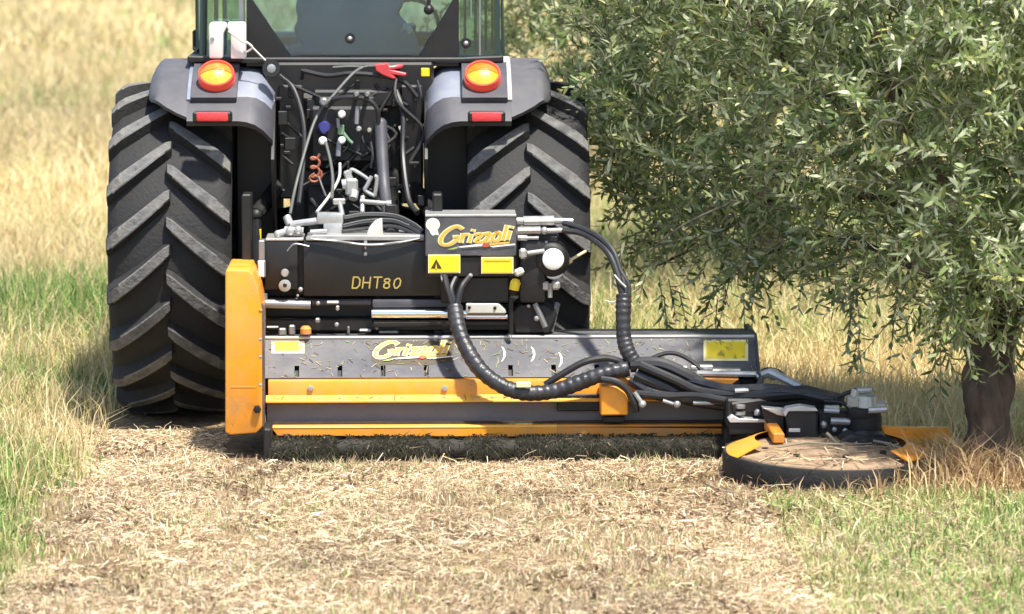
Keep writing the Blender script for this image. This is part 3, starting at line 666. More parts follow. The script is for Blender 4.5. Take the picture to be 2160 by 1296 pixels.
# script lettering: strokes drawn in a 100 x 50 box
STROKES = [[(31,10),(26,6),(19,8),(11,15),(5,25),(4,34),(8,39),(15,38),(22,32),(27,25),(21,25)],
           [(32,20),(30,34)], [(31.5,25),(35,20.5),(39,20.5)],
           [(43,21),(40,34)], [(45,14),(45.5,12.5)],
           [(48,20.5),(56,20),(48,33),(56,33)],
           [(59,19.5),(67,19),(59,32.5),(67,32)],
           [(76,17.5),(72,20),(69.5,25.5),(71,31),(75,31.5),(79,26),(80,20),(78,17),(75,18)],
           [(88,5),(83,30)], [(92,15),(89,29)], [(94,8),(94.5,6.5)]]
def logo(host, pt, zscale=1.0):
    """pt(u, v, lift) -> world point, u, v in the 100 x 50 box, v down"""
    def ribbon(st, wd, lift):
        pts = spline([Vector((a,b,0)) for a,b in st], 4) if len(st) > 3 else [Vector((a,b,0)) for a,b in st]; v = []; f = []
        for i, p in enumerate(pts):
            d = (pts[min(i+1,len(pts)-1)]-pts[max(i-1,0)]).normalized(); nn = Vector((-d.y,d.x,0)); e = d*(wd*0.5 if i == len(pts)-1 else (-wd*0.5 if i == 0 else 0))
            v += [pt(p.x+e.x+nn.x*wd, p.y+e.y+nn.y*wd, lift), pt(p.x+e.x-nn.x*wd, p.y+e.y-nn.y*wd, lift)]
        for i in range(len(pts)-1): f.append((2*i,2*i+1,2*i+3,2*i+2))
        return v, f
    b1, b2 = MB(), MB()
    for k, st in enumerate(STROKES):
        b1.add(ribbon(st, 3.4 if k else 3.6, 0.0010+0.0001*k)); b2.add(ribbon(st, 1.7, 0.0025+0.0001*k))
    o = b1.build('lettering_outline', 'logo_pale', host, smooth=False); b2.build('lettering', 'logo', host, smooth=False)
    sw = MB()
    for q, m_ in (([(12,47),(24,42.5),(26,44.5),(20,47)],0),([(24,42.5),(50,37.5),(58,36.5),(56,41),(30,43.7)],1),([(58,36.5),(66,36),(66,41),(62,43),(56,41)],2),([(66,41),(98,36.5),(99,39),(70,43.5)],1),([(66,36),(92,33),(91,36.5),(66,39.5)],3)):
        v = [pt(a,b_,0.004) for a,b_ in q]; sw.add((v,[tuple(range(len(v)))]), m_)
    sw.build('lettering_swoosh', ['logo_green','logo_white','logo_red','logo'], host, smooth=False)
part('decal_ground', 'ink', mower, on_hood([(782,745),(800,720),(830,715),(952,715),(958,722),(955,764),(900,771),(800,770),(784,762)], 0.0008))
logo(mower, lambda u,v,l: H(785+u*1.72, 716+v*1.0)+hn*(0.001+l))

# black oil tank and frame over the hood
YT = -0.98
tank = part('oil_tank', 'black', mower, pbox(640,508,1100,626,YT,-0.74,0.008,2), pbox(558,508,628,612,YT+0.02,-0.76,0.006,2), pbox(626,515,642,620,YT+0.05,-0.76,0), sharp=30)
part('sunlit_tank_top', 'zinc', tank, prism([(645,503),(660,497),(895,497),(895,508),(645,508)], YT-0.002, -0.76, 0.003), pbox(560,503,640,509,YT+0.018,-0.76,0.003))  # pale slabs paint sunlight on top of the black tank
part('filler_neck', 'offwhite', tank, prism([(772,497),(778,482),(790,468),(806,462),(808,497)], -0.92, -0.86, 0.006, 2))
part('level_bolt', 'zinc', tank, cyl(P(771,511,YT-0.012),P(771,511,YT),0.007), tube([P(771,512,YT-0.01),P(771,526,YT-0.01)],0.004,6), ball(P(771,536,YT-0.006),0.009,8,5))
parts('tank_pipe', 'steel', tank, ptube([(652,520,YT-0.01),(622,515,YT-0.015),(606,530,YT-0.015)],2.2,6), ptube([(655,505,YT-0.012),(700,508,YT-0.015),(775,517,YT-0.02),(840,512,YT-0.015),(892,502,YT-0.01)],3,6), sharp=60)
part('tank_gauge', ['zinc','black'], tank, mi(lathe(P(601,602,YT),(0,-1,0),[(0,0.024),(0.02,0.024),(0.022,0.018)],18),0), mi(lathe(P(601,602,YT-0.021),(0,-1,0),[(0,0.010),(0.003,0.006)],8),1), mi(lathe(P(601,576,YT),(0,-1,0),[(0,0.017),(0.018,0.013)],12),0))
parts('drain_plug', 'zinc', tank, ball(P(634,611,YT),0.010,8,5), ball(P(628,624,YT),0.006,8,5))
parts('side_fitting', 'steel', tank, pbox(546,508,558,550,YT+0.0,YT+0.08,0.003), pbox(543,550,560,586,YT-0.01,YT+0.06,0.004))
part('side_label', 'white', tank, pbox(545,553,557,584,YT-0.013,YT-0.011,0.001))
# lettering on the tank: D H T 8 0
def txt(host, glyphs, x0, y0, gw, gh, gap, Yp, wd, m):
    G = {'D':[[(0,0),(0,1)],[(0,0),(.55,0),(.85,.25),(.85,.75),(.55,1),(0,1)]], 'H':[[(0,0),(0,1)],[(.85,0),(.85,1)],[(0,.5),(.85,.5)]], 'T':[[(0,0),(1,0)],[(.5,0),(.5,1)]],
         '8':[[(.42,.5),(.1,.38),(.1,.22),(.3,.15),(.6,.15),(.75,.25),(.72,.4),(.42,.52),(.1,.66),(.1,.9),(.3,1),(.6,1),(.78,.88),(.75,.64),(.42,.5)]], '0':[[(.4,.12),(.1,.3),(.05,.7),(.25,1),(.5,1),(.8,.75),(.85,.35),(.65,.12),(.4,.12)]]}
    b = MB(); x = x0; k = 0
    for g in glyphs:
        for st in G[g]:
            for (a,c),(d,e) in zip(st, st[1:]):
                p = Vector((x+a*gw+(1-c)*gh*0.12, y0+c*gh)); q = Vector((x+d*gw+(1-e)*gh*0.12, y0+e*gh)); u = (q-p).normalized(); n_ = Vector((-u.y,u.x))*wd; k += 1
                v = [P(*(p+n_-u*wd*.6), Yp-0.00005*k), P(*(p-n_-u*wd*.6), Yp-0.00005*k), P(*(q-n_+u*wd*.6), Yp-0.00005*k), P(*(q+n_+u*wd*.6), Yp-0.00005*k)]; b.add((v,[(0,1,2,3)]))
        x += gw+gap
    b.build('lettering', m, host, smooth=False)
txt(tank, 'DHT80', 743, 585, 17, 23, 4.5, YT-0.001, 1.5, 'gold')
# zinc fittings and hoses on top of the tank
parts('hose_fitting', 'zinc', mower, cyl(P(605,458,-0.86),P(612,475,-0.88),0.017), cyl(P(612,474,-0.88),P(670,466,-0.88),0.014,seg=10), pbox(668,450,724,474,-0.90,-0.84,0.008,2), pbox(682,470,722,494,-0.90,-0.84,0.006,2),
     cyl(P(600,486,-0.90),P(640,488,-0.90),0.016,seg=10), ball(P(612,488,-0.91),0.02,10,6), ball(P(629,486,-0.91),0.018,10,6), cyl(P(584,494,-0.92),P(604,488,-0.90),0.013,seg=10), ball(P(586,494,-0.92),0.016,10,6), cyl(P(716,425,-0.86),P(722,455,-0.88),0.010), pbox(702,420,728,432,-0.87,-0.84,0.004), cyl(P(655,490,-0.93),P(690,488,-0.93),0.010))
parts('hose_fitting', 'zinc', mower, obox(P(742,395,-0.70),(1,0,0),(0,1,0),(0,0,1),(0.05,0.05,0.07),0.008), obox(P(735,372,-0.68),(0.9,0,0.4),(0,1,0),(-0.4,0,0.9),(0.03,0.04,0.05),0.006), cyl(P(722,390,-0.7),P(736,388,-0.7),0.022), cyl(P(748,405,-0.72),P(745,420,-0.74),0.018,seg=10),
     cyl(P(760,425,-0.78),P(818,430,-0.80),0.010), cyl(P(765,415,-0.76),P(764,448,-0.80),0.010), lathe(P(815,430,-0.80),(1,0,0.0),[(0,0.014),(0.02,0.014)],8))
u = [P(x,y,-0.70) for x,y in ((784,372),(774,392),(770,402),(786,412),(791,410),(795,376),(790,372))]
parts('shackle', 'zinc', mower, tube(spline(u,4), 0.0085, 8), tube(spline([P(738,362,-0.69),P(744,358,-0.69),P(768,372,-0.69),P(780,382,-0.69)],4), 0.0075, 8), tube([P(734,384,-0.69),P(740,358,-0.69)],0.008,8))
parts('tank_hose', 'hose', mower, ptube([(725,462,-0.86),(770,455,-0.84),(830,458,-0.84),(870,475,-0.88),(892,492,-0.92)],6), ptube([(722,480,-0.88),(770,470,-0.86),(825,468,-0.86),(862,480,-0.89),(890,497,-0.93)],5), ptube([(722,488,-0.9),(775,482,-0.88),(830,478,-0.88),(880,496,-0.92)],4))
parts('hose_highlight', 'cable', mower, ptube([(726,457,-0.865),(770,450,-0.845),(832,453,-0.845),(872,470,-0.885),(893,486,-0.925)],2), ptube([(722,475,-0.885),(770,465,-0.865),(826,463,-0.865),(864,476,-0.895)],2))  # thin grey tubes painting the highlights along the black hoses
# valve box with its name plate, right of the tank
YV = -1.06
vbx = part('valve_box', 'hood', mower, pbox(897,456,1089,541,YV,-0.86,0.004))
part('sunlit_box_top', 'zinc', vbx, pbox(897,453,1089,457.5,YV-0.002,-0.86,0.001))  # pale strip paints the sunlit upper edge of the box
logo(vbx, lambda u,v,l: P(923+u*1.66, 471+v*1.18, YV-0.001-l))
part('emblem', ['logo_white','logo_pale'], vbx, mi((lambda p: (p,[tuple(range(len(p)))]))([P(913+15*math.cos(a), 474+14*math.sin(a), YV-0.0015) for a in [i*math.pi/9 for i in range(18)]]),0), mi(prism([(904,484),(923,484),(926,497),(918,495),(914,498),(909,494)], YV-0.0012, YV-0.0005),0),
     mi((lambda p: (p,[tuple(range(len(p)))]))([P(906+3*math.cos(a), 474+4*math.sin(a), YV-0.002) for a in [i*math.pi/5 for i in range(10)]]),1), mi((lambda p: (p,[tuple(range(len(p)))]))([P(920+3*math.cos(a), 475+4*math.sin(a), YV-0.002) for a in [i*math.pi/5 for i in range(10)]]),1))
vp = part('valve_plate', 'black', mower, pbox(898,541.5,1088,584,YV+0.01,-0.9,0.004), pbox(930,584,1075,640,YV+0.06,-0.9,0.006))
part('warning_sticker', ['yellow','ink','paleyellow'], vp, mi(pbox(903,538,971,577,YV-0.006,YV+0.004,0.001),2), mi(pbox(905.5,540.5,968.5,574.5,YV-0.0075,YV-0.0055,0.0),0), mi(prism([(909,567),(920,547),(932,567)], YV-0.0085, YV-0.007),1), mi(prism([(918.3,567.5),(920,555),(922.3,567.5)], YV-0.0095, YV-0.007),0))
part('warning_sticker', ['yellow','ink_pale','paleyellow'], vp, mi(pbox(1015,543,1083,578,YV-0.006,YV+0.004,0.001),2), mi(pbox(1017.5,545.5,1080.5,575.5,YV-0.0075,YV-0.0055,0.0),0), mi(pbox(1022,550,1076,552,YV-0.0085,YV-0.007,0),1))
parts('hose_fitting', 'zinc', vp, cyl(P(1090,467,-1.0),P(1104,467,-1.0),0.016), cyl(P(1104,467,-1.0),P(1168,466,-0.99),0.020,seg=8), cyl(P(1168,466,-0.99),P(1208,467,-0.98),0.012), cyl(P(1092,487,-1.02),P(1140,486,-1.02),0.015,seg=8), ball(P(1148,487,-1.02),0.016,10,6), cyl(P(1150,487,-1.02),P(1188,486,-1.01),0.010), cyl(P(1092,501,-1.02),P(1112,502,-1.02),0.014,seg=8), cyl(P(1112,502,-1.02),P(1136,502,-1.02),0.008))
# hydraulic motor and gear housing right of the valve box
mt = part('drive_motor', 'blackmetal', mower, pbox(1096,508,1150,640,-1.02,-0.85,0.012,2), lathe(P(1162,548,-1.0),(0,-1,0),[(-0.1,0.075),(0.0,0.075),(0.02,0.062),(0.025,0.05)],24), pbox(1110,495,1180,520,-0.98,-0.85,0.01), prism([(1095,640),(1150,640),(1178,660),(1160,706),(1085,706),(1075,660)], -0.98, -0.86, 0.01))
part('motor_cap', 'white', mt, lathe(P(1166,547,-1.03),(0.15,-1,0.1),[(0,0.043),(0.012,0.043),(0.016,0.036),(0.018,0.0)],22), lathe(P(1168,566,-1.0),(0.15,-1,0.1),[(0,0.045),(0.006,0.042)],20))
parts('motor_fitting', 'zinc', mt, obox(P(1103,535,-1.05),(1,0,0),(0,1,0),(0,0,1),(0.03,0.04,0.04),0.008), cyl(P(1112,535,-1.04),P(1148,530,-1.03),0.010,seg=10), ball(P(1152,513,-1.0),0.010,8,5), obox(P(1150,603,-1.0),(1,0,0),(0,1,0),(0,0,1),(0.03,0.04,0.035),0.006), obox(P(1172,602,-1.0),(1,0,0),(0,1,0),(0,0,1),(0.035,0.04,0.035),0.008), cyl(P(1160,598,-1.0),P(1160,628,-1.0),0.010,seg=8), ball(P(1132,672,-1.0),0.012,8,5), ball(P(1115,646,-1.0),0.008,8,5))
part('motor_cap', 'offwhite', mt, obox(P(1095,574,-1.07),(0.9,0,0.4),(0,1,0),(-0.4,0,0.9),(0.04,0.03,0.03),0.008))
part('yellow_cap', 'yellow', mt, lathe(P(1084,612,-1.04),(0.2,0,1),[(0,0.02),(0.03,0.021),(0.045,0.012)],12))
part('drive_pin', 'logo_pale', mt, cyl(P(1192,556,-0.98),P(1205,548,-0.98),0.012,seg=8), cyl(P(1205,548,-0.98),P(1236,530,-0.95),0.006,seg=8))
parts('stay_bar', 'steel', mt, tube([P(1175,640,-0.9),P(1160,700,-0.95)],0.014,8), tube([P(1128,640,-1.0),P(1150,690,-1.0)],0.012,8))
# shift cylinder and cross bars between tank and hood
shf = part('cross_bar', 'black', mower, pbox(556,628,790,640,-0.94,-0.86,0.005), pbox(556,672,1085,700,-0.94,-0.82,0.006), pbox(556,640,1085,675,-0.84,-0.78,0.004), pbox(785,676,1078,690,-1.0,-0.9,0.008))
parts('cylinder_tube', 'plastic2', shf, pbox(785,632,948,650,-0.98,-0.92,0.008,2), pbox(655,632,785,645,-0.96,-0.9,0.006))
part('cylinder_rod', 'chrome', shf, cyl(P(784,662,-0.99),P(985,662,-0.99),10.5/K(-0.99),seg=20))
part('rod_block', ['offwhite','chrome'], shf, mi(prism([(983,641),(1052,641),(1068,656),(1068,662),(983,662)], -1.03, -0.95, 0.004),0), mi(cyl(P(983,668,-1.0),P(1070,668,-1.0),0.012),1))
parts('block_bolt', 'black', shf, ball(P(990,649,-1.03),0.007,8,5), ball(P(1044,650,-1.03),0.007,8,5), cyl(P(1078,630,-1.02),P(1078,704,-1.02),0.010,seg=8))
part('parallel_bar', 'steel', shf, cyl(P(560,641,-0.97),P(655,644,-0.97),0.018,seg=12), cyl(P(558,620,-0.97),P(558,640,-0.97),0.012,seg=8))
parts('pivot_pin', 'zinc', shf, ball(P(710,685,-0.97),0.010,8,5), ball(P(671,640,-0.99),0.009,8,5), obox(P(702,638,-0.98),(1,0,0),(0,1,0),(0,0,1),(0.05,0.03,0.012),0.004), obox(P(712,650,-0.98),(1,0,0),(0,1,0),(0,0,1),(0.014,0.03,0.02),0.004))
part('rust_knob', 'orange_dirty', shf, lathe(P(645,704,-1.0),(0,0,1),[(0,0.022),(0.02,0.022),(0.03,0.014)],12))
parts('clamp_casting', 'steel', shf, *[obox(P(x,y,-0.97),(1,0,0),(0,1,0),(0,0,1),(a,0.03,b_),0.005) for x,y,a,b_ in ((596,700,.03,.03),(616,696,.025,.04),(575,690,.05,.008),(670,676,.02,.02),(735,696,.01,.03),(770,697,.05,.012),(795,692,.012,.016),(820,700,.08,.01))])
# head stock uprights towards the tractor
parts('headstock', 'black', mower, box((-0.40,-0.92,0.40),(-0.36,-0.80,1.0),0.006), box((0.36,-0.92,0.40),(0.40,-0.80,1.0),0.006), box((-0.40,-0.82,0.55),(0.40,-0.74,0.66),0.008))
# hydraulic hoses
def sleeve_r(base, n): return lambda t: base*(1+0.045*math.sin(t*n*2*math.pi)+0.03*math.sin(t*n*0.9))
def hose_path(pts, n=10): return spline([P(*p) for p in pts], n)
part('hose', 'hose', mower, tube(hose_path([(1188,470,-0.99),(1225,482,-1.02),(1262,500,-1.08),(1292,530,-1.14),(1308,572,-1.18),(1324,600,-1.2),(1326,625,-1.22)]),0.012,8))
part('hose', 'hose', mower, tube(hose_path([(1186,486,-1.01),(1225,492,-1.03),(1260,512,-1.09),(1286,540,-1.15),(1302,580,-1.19),(1308,605,-1.21),(1314,630,-1.22)]),0.012,8))
part('hose', 'hose', mower, tube(hose_path([(1205,478,-0.98),(1245,490,-1.04),(1280,515,-1.10),(1300,548,-1.15),(1312,585,-1.19),(1318,612,-1.21),(1318,632,-1.22)]),0.011,8))
parts('cable_tie', 'offwhite', mower, tube(hose_path([(1296,580,-1.215),(1306,592,-1.225),(1320,606,-1.225)],4),0.0035,6), tube(hose_path([(1276,634,-1.22),(1292,638,-1.23),(1304,632,-1.23)],4),0.003,6))
sl1 = part('hose_sleeve', 'sleeve', mower, tube(hose_path([(1316,622,-1.22),(1315,660,-1.24),(1316,710,-1.26),(1326,745,-1.28),(1350,775,-1.29),(1395,800,-1.29),(1440,820,-1.28),(1490,838,-1.27),(1550,848,-1.27)],16), sleeve_r(0.030,26), 14), sharp=70)
part('hose', 'hose', mower, tube(hose_path([(938,582,-1.06),(943,605,-1.09),(952,635,-1.11),(958,660,-1.12)]),0.012,8))
part('hose', 'hose', mower, tube(hose_path([(990,585,-1.06),(975,605,-1.10),(966,635,-1.12),(962,662,-1.13)]),0.012,8))
part('hose', 'hose', mower, tube(hose_path([(962,584,-1.05),(952,610,-1.09),(960,640,-1.11),(960,660,-1.12)]),0.011,8))
parts('hose_fitting', 'zinc', mower, cyl(P(994,580,-1.05),P(984,594,-1.07),0.009,seg=8), cyl(P(932,580,-1.05),P(934,592,-1.07),0.007,seg=8))
part('hose_sleeve', 'sleeve', mower, tube(hose_path([(959,648,-1.12),(966,690,-1.17),(984,735,-1.22),(1015,782,-1.27),(1060,815,-1.30),(1110,829,-1.31),(1165,826,-1.31),(1220,808,-1.31),(1270,790,-1.31),(1325,778,-1.30)],16), sleeve_r(0.031,30), 14), sharp=70)
part('hose', 'hose', mower, tube(hose_path([(1150,812,-1.29),(1185,790,-1.30),(1230,765,-1.30),(1270,756,-1.29),(1300,760,-1.29),(1330,775,-1.28)]),0.014,10))
part('hose_label', 'logo_pale', mower, obox(P(1104,812,-1.345),(1,0,0),(0,1,0),(0,0,1),(0.058,0.012,0.022),0.003))
part('hose', 'hose', mower, tube(hose_path([(1268,800,-1.34),(1300,806,-1.35),(1322,822,-1.35),(1338,850,-1.35),(1342,868,-1.34)]),0.014,10))
part('hose', 'hose', mower, tube(hose_path([(1330,770,-1.29),(1390,770,-1.30),(1440,790,-1.31),(1500,822,-1.32),(1570,846,-1.34)]),0.030,10))
part('hose', 'hose', mower, tube(hose_path([(1340,790,-1.31),(1400,815,-1.33),(1450,840,-1.34),(1520,852,-1.34),(1580,856,-1.36)]),0.027,10))
for k_, pp_ in enumerate(([(1330,800,-1.30),(1380,830,-1.33),(1440,838,-1.36),(1500,842,-1.37),(1600,850,-1.42)],[(1350,770,-1.33),(1420,800,-1.36),(1480,826,-1.37),(1560,832,-1.40),(1660,826,-1.48),(1760,846,-1.56)],[(1400,790,-1.28),(1470,806,-1.33),(1540,822,-1.38),(1640,822,-1.45),(1740,842,-1.53)],[(1340,830,-1.33),(1400,836,-1.36),(1470,835,-1.38),(1530,845,-1.40)])):
    part('hose', 'hose' if k_ % 2 else 'sleeve', mower, tube(hose_path(pp_), (0.024,0.018,0.022,0.015)[k_], 9))
part('hose', 'hose', mower, tube(hose_path([(1355,765,-1.27),(1410,745,-1.25),(1455,760,-1.25),(1500,800,-1.28)]),0.009,8))
parts('hose_fitting', 'zinc', mower, cyl(P(1338,828,-1.36),P(1352,848,-1.36),0.009,seg=8), ball(P(1355,853,-1.36),0.016,10,6), cyl(P(1398,845,-1.37),P(1420,852,-1.37),0.008,seg=8), ball(P(1428,853,-1.37),0.016,10,6), cyl(P(1462,850,-1.38),P(1508,850,-1.38),0.009,seg=10))
# orange bracket that carries the swing arm
brk = part('arm_bracket', 'orange', mower, prism([(1267,814),(1300,816),(1320,830),(1325,846),(1325,876),(1267,877)], -1.33, -1.21, 0.005), prism([(1298,796),(1310,790),(1326,806),(1405,812),(1392,832),(1340,830)], -1.28, -1.21, 0.004))
part('bracket_edge', 'edge', brk, prism([(1324,804),(1345,797),(1362,800),(1384,810),(1384,813),(1324,810)], -1.30, -1.28, 0.003))
part('bracket_foot', 'blackmetal', brk, pbox(1272,878,1318,892,-1.28,-1.22,0.004), pbox(1175,832,1266,868,-1.225,-1.21,0.004))

# ------------------------------------------------------------------ inter-row disc head on its swing arm
DC = gpt(1748,1000); DC.y = -1.84
DCX = P(1742,960,-1.84).x
disc = empty('disc_weeder', (DCX,-1.84,0), 'round inter-row mowing disc with black skirt and orange rim beside the tree trunk', 'mower')
RD = 0.385
tilt = Vector((0.02,-0.02,1)).normalized()
c0 = Vector((DCX,-1.84,0.0))
part('skirt', 'rubber', disc, lathe(c0+Vector((0,0,0.0)), tilt, [(0,RD*0.97),(0.0,RD*1.0),(0.05,RD*1.015),(0.092,RD*1.02),(0.104,RD*1.01),(0.106,RD*0.985),(0.09,RD*0.97)], 64), sharp=60)
dk = part('disc_plate', 'soiltop', disc, lathe(c0+Vector((0,0,0.095)), tilt, [(0,RD*0.965),(0.014,RD*0.95),(0.024,RD*0.7),(0.034,RD*0.4),(0.042,RD*0.18)], 56), sharp=60)
def rim_arc(a0, a1, r0, r1, z0, z1, th=0.01, n=18):
    v = []; f = []
    for i in range(n+1):
        a = R_(a0+(a1-a0)*i/n)
        for r, z_ in ((r0,z0),(r1,z1),(r1+th,z1-0.002),(r0+th,z0-0.002)): v.append(c0+Vector((r*math.cos(a), r*math.sin(a), z_)))
    for i in range(n):
        for k in range(4): f.append((i*4+k, i*4+(k+1)%4, (i+1)*4+(k+1)%4, (i+1)*4+k))
    f += [(0,1,2,3), (n*4+3,n*4+2,n*4+1,n*4)]
    return v, f
part('orange_rim', 'orange', disc, rim_arc(105,205,RD*0.97,RD*0.70,0.112,0.155,0.012), rim_arc(-45,80,RD*0.98,RD*0.78,0.112,0.142,0.012))
parts('disc_bolt', 'darkdirt', disc, *[lathe(c0+Vector((RD*0.62*math.cos(a),RD*0.62*math.sin(a),0.118)), (0,0,1), [(0,0.014),(0.010,0.014),(0.012,0.007)], 6) for a in [i*math.pi/4+0.2 for i in range(8)]])
part('rim_block', 'orange_dirty', disc, pbox(1630,914,1655,936,-1.84,-1.50,0.005))
part('deflector', ['orange','orange_lip'], disc, mi(prism([(1858,900),(1930,903),(2000,903),(2008,915),(2006,942),(1958,950),(1890,940),(1866,918)], -1.62, -1.58, 0.004),0), mi(prism([(1872,920),(1950,923),(2004,920),(2002,944),(1958,951),(1900,944)], -1.626, -1.622),1))
# arm: black beam, gearbox, motor
arm = part('swing_arm', 'black', disc, tube([P(1500,838,-1.34),P(1600,836,-1.42),P(1700,828,-1.50),P(1778,846,-1.55)], lambda t: 0.034-0.008*t, 10), prism([(1540,850),(1600,842),(1720,836),(1770,852),(1770,866),(1640,872),(1545,872)], -1.46, -1.38, 0.008))
gb = part('gear_housing', 'blackmetal', disc, prism([(1656,872),(1664,866),(1715,863),(1726,870),(1724,905),(1732,936),(1655,936),(1662,905)], -1.66, -1.50, 0.008), prism([(1610,862),(1656,874),(1656,912),(1632,912),(1618,896)], -1.60, -1.46, 0.006), pbox(1724,868,1800,925,-1.58,-1.48,0.008), sharp=30)
part('spindle', 'blackmetal', disc, prism([(1770,936),(1790,918),(1868,920),(1882,938),(1850,950),(1800,952)], -1.80, -1.66, 0.01), cyl(P(1822,950,-1.78),P(1822,925,-1.74),0.05,seg=16))
parts('stay_rod', 'darkdirt', disc, tube([P(1735,918,-1.66),P(1790,945,-1.80)],0.010,8), tube([P(1868,922,-1.66),P(1905,950,-1.80)],0.012,8), tube([P(1700,935,-1.66),P(1760,948,-1.80)],0.008,8))
parts('caught_twig', 'twig', disc, tube([P(1744,914,-1.86),P(1766,936,-1.90),P(1775,940,-1.90)],0.006,6), tube([P(1842,930,-1.86),P(1875,936,-1.88),P(1900,946,-1.90)],0.005,6), tube([P(1640,944,-1.95),P(1700,934,-1.95),P(1780,938,-1.95)],0.004,6), tube([P(1560,1040,-2.3),P(1520,1035,-2.28),P(1490,1020,-2.26)],0.004,6))
part('housing_edge', 'edge', gb, prism([(1652,872),(1660,862),(1690,857),(1722,862),(1726,868),(1664,868),(1657,880)], -1.668, -1.60, 0.002), prism([(1608,861),(1656,865),(1656,879),(1640,876)], -1.61, -1.55, 0.002), pbox(1664,905,1688,912,-1.675,-1.66,0.001))
part('drive_motor', ['blackmetal','zinc','logo_green'], disc, mi(lathe(P(1825,930,-1.60),(0,0,1),[(0,0.058),(0.02,0.062),(0.10,0.062),(0.115,0.05)],22),0), mi(lathe(P(1822,880,-1.60)+Vector((0,0,0.0)),(0,0,1),[(0,0.062),(0.01,0.066),(0.03,0.066),(0.04,0.05)],22),0), mi(lathe(P(1828,862,-1.60),(0,0,1),[(0,0.045),(0.05,0.04),(0.055,0.032)],16),1))
part('motor_foot', 'blackmetal', disc, prism([(1780,945),(1800,925),(1870,925),(1885,945)], -1.66, -1.54, 0.006))
parts('motor_fitting', 'zinc', disc, obox(P(1800,848,-1.60),(1,0,0),(0,1,0),(0,0,1),(0.05,0.05,0.05),0.01), cyl(P(1800,848,-1.60),P(1806,822,-1.60),0.018,seg=10), cyl(P(1808,824,-1.60),P(1838,823,-1.60),0.013,seg=10), obox(P(1848,856,-1.60),(1,0,0),(0,1,0),(0,0,1),(0.08,0.05,0.035),0.008), cyl(P(1832,866,-1.84),P(1870,864,-1.84),0.012,seg=8), cyl(P(1738,866,-1.60),P(1770,868,-1.60),0.010,seg=8), obox(P(1755,860,-1.58),(1,0,0),(0,1,0),(0,0,1),(0.06,0.04,0.02),0.005),
     cyl(P(1752,888,-1.60),P(1794,890,-1.60),0.014,seg=10), ball(P(1737,896,-1.60),0.015,10,6), ball(P(1760,906,-1.60),0.011,8,5), ball(P(1783,909,-1.60),0.012,8,5))
parts('feeler_wire', 'black', disc, tube(hose_path([(1738,846,-1.58),(1775,850,-1.58),(1790,862,-1.59),(1792,880,-1.60)],6),0.008,8), tube(hose_path([(1765,838,-1.58),(1785,830,-1.58),(1806,822,-1.58)],6),0.008,8))
# pivot with stacked nuts, plate and zinc linkage nearer the mower
pv = part('arm_pivot', 'blackmetal', disc, pbox(1532,842,1600,902,-1.45,-1.30,0.008), pbox(1538,884,1622,918,-1.50,-1.36,0.006), pbox(1440,800,1560,846,-1.30,-1.20,0.01))
parts('pivot_nut', 'zinc', pv, *[lathe(P(1562,y,-1.48),(0,0,1),[(-0.006,0.019),(0.006,0.019)],8) for y in (858,872)], ball(P(1598,871,-1.47),0.015,10,6))
part('pivot_plate', 'edge', pv, prism([(1536,886),(1546,878),(1560,884),(1622,886),(1620,892),(1540,892)], -1.51, -1.40, 0.002))
parts('linkage_rod', 'zinc', pv, tube([P(1470,788,-1.28),P(1600,790,-1.30)],0.012,8), tube([P(1600,795,-1.32),P(1625,786,-1.34),P(1650,798,-1.38),P(1690,818,-1.44)],0.018,8), ball(P(1632,790,-1.34),0.024,10,6), tube([P(1550,825,-1.42),P(1590,823,-1.42)],0.010,8), obox(P(1480,775,-1.24),(1,0,0),(0,1,0),(0,0,1),(0.09,0.05,0.02),0.005), obox(P(1530,782,-1.22),(1,0,0),(0,1,0),(0,0,1),(0.12,0.05,0.015),0.004), obox(P(1440,780,-1.26),(1,0,0),(0,1,0),(0,0,1),(0.04,0.04,0.03),0.006))
part('linkage_plate', 'orange_dirty', pv, prism([(1470,798),(1560,800),(1540,815),(1500,822),(1485,812)], -1.31, -1.27, 0.003))
parts('linkage_hose', 'hose', pv, tube(hose_path([(1595,800,-1.30),(1612,780,-1.30),(1640,782,-1.32),(1662,800,-1.36)],6),0.007,8), tube(hose_path([(1590,830,-1.36),(1606,800,-1.34),(1600,785,-1.32)],6),0.012,8))

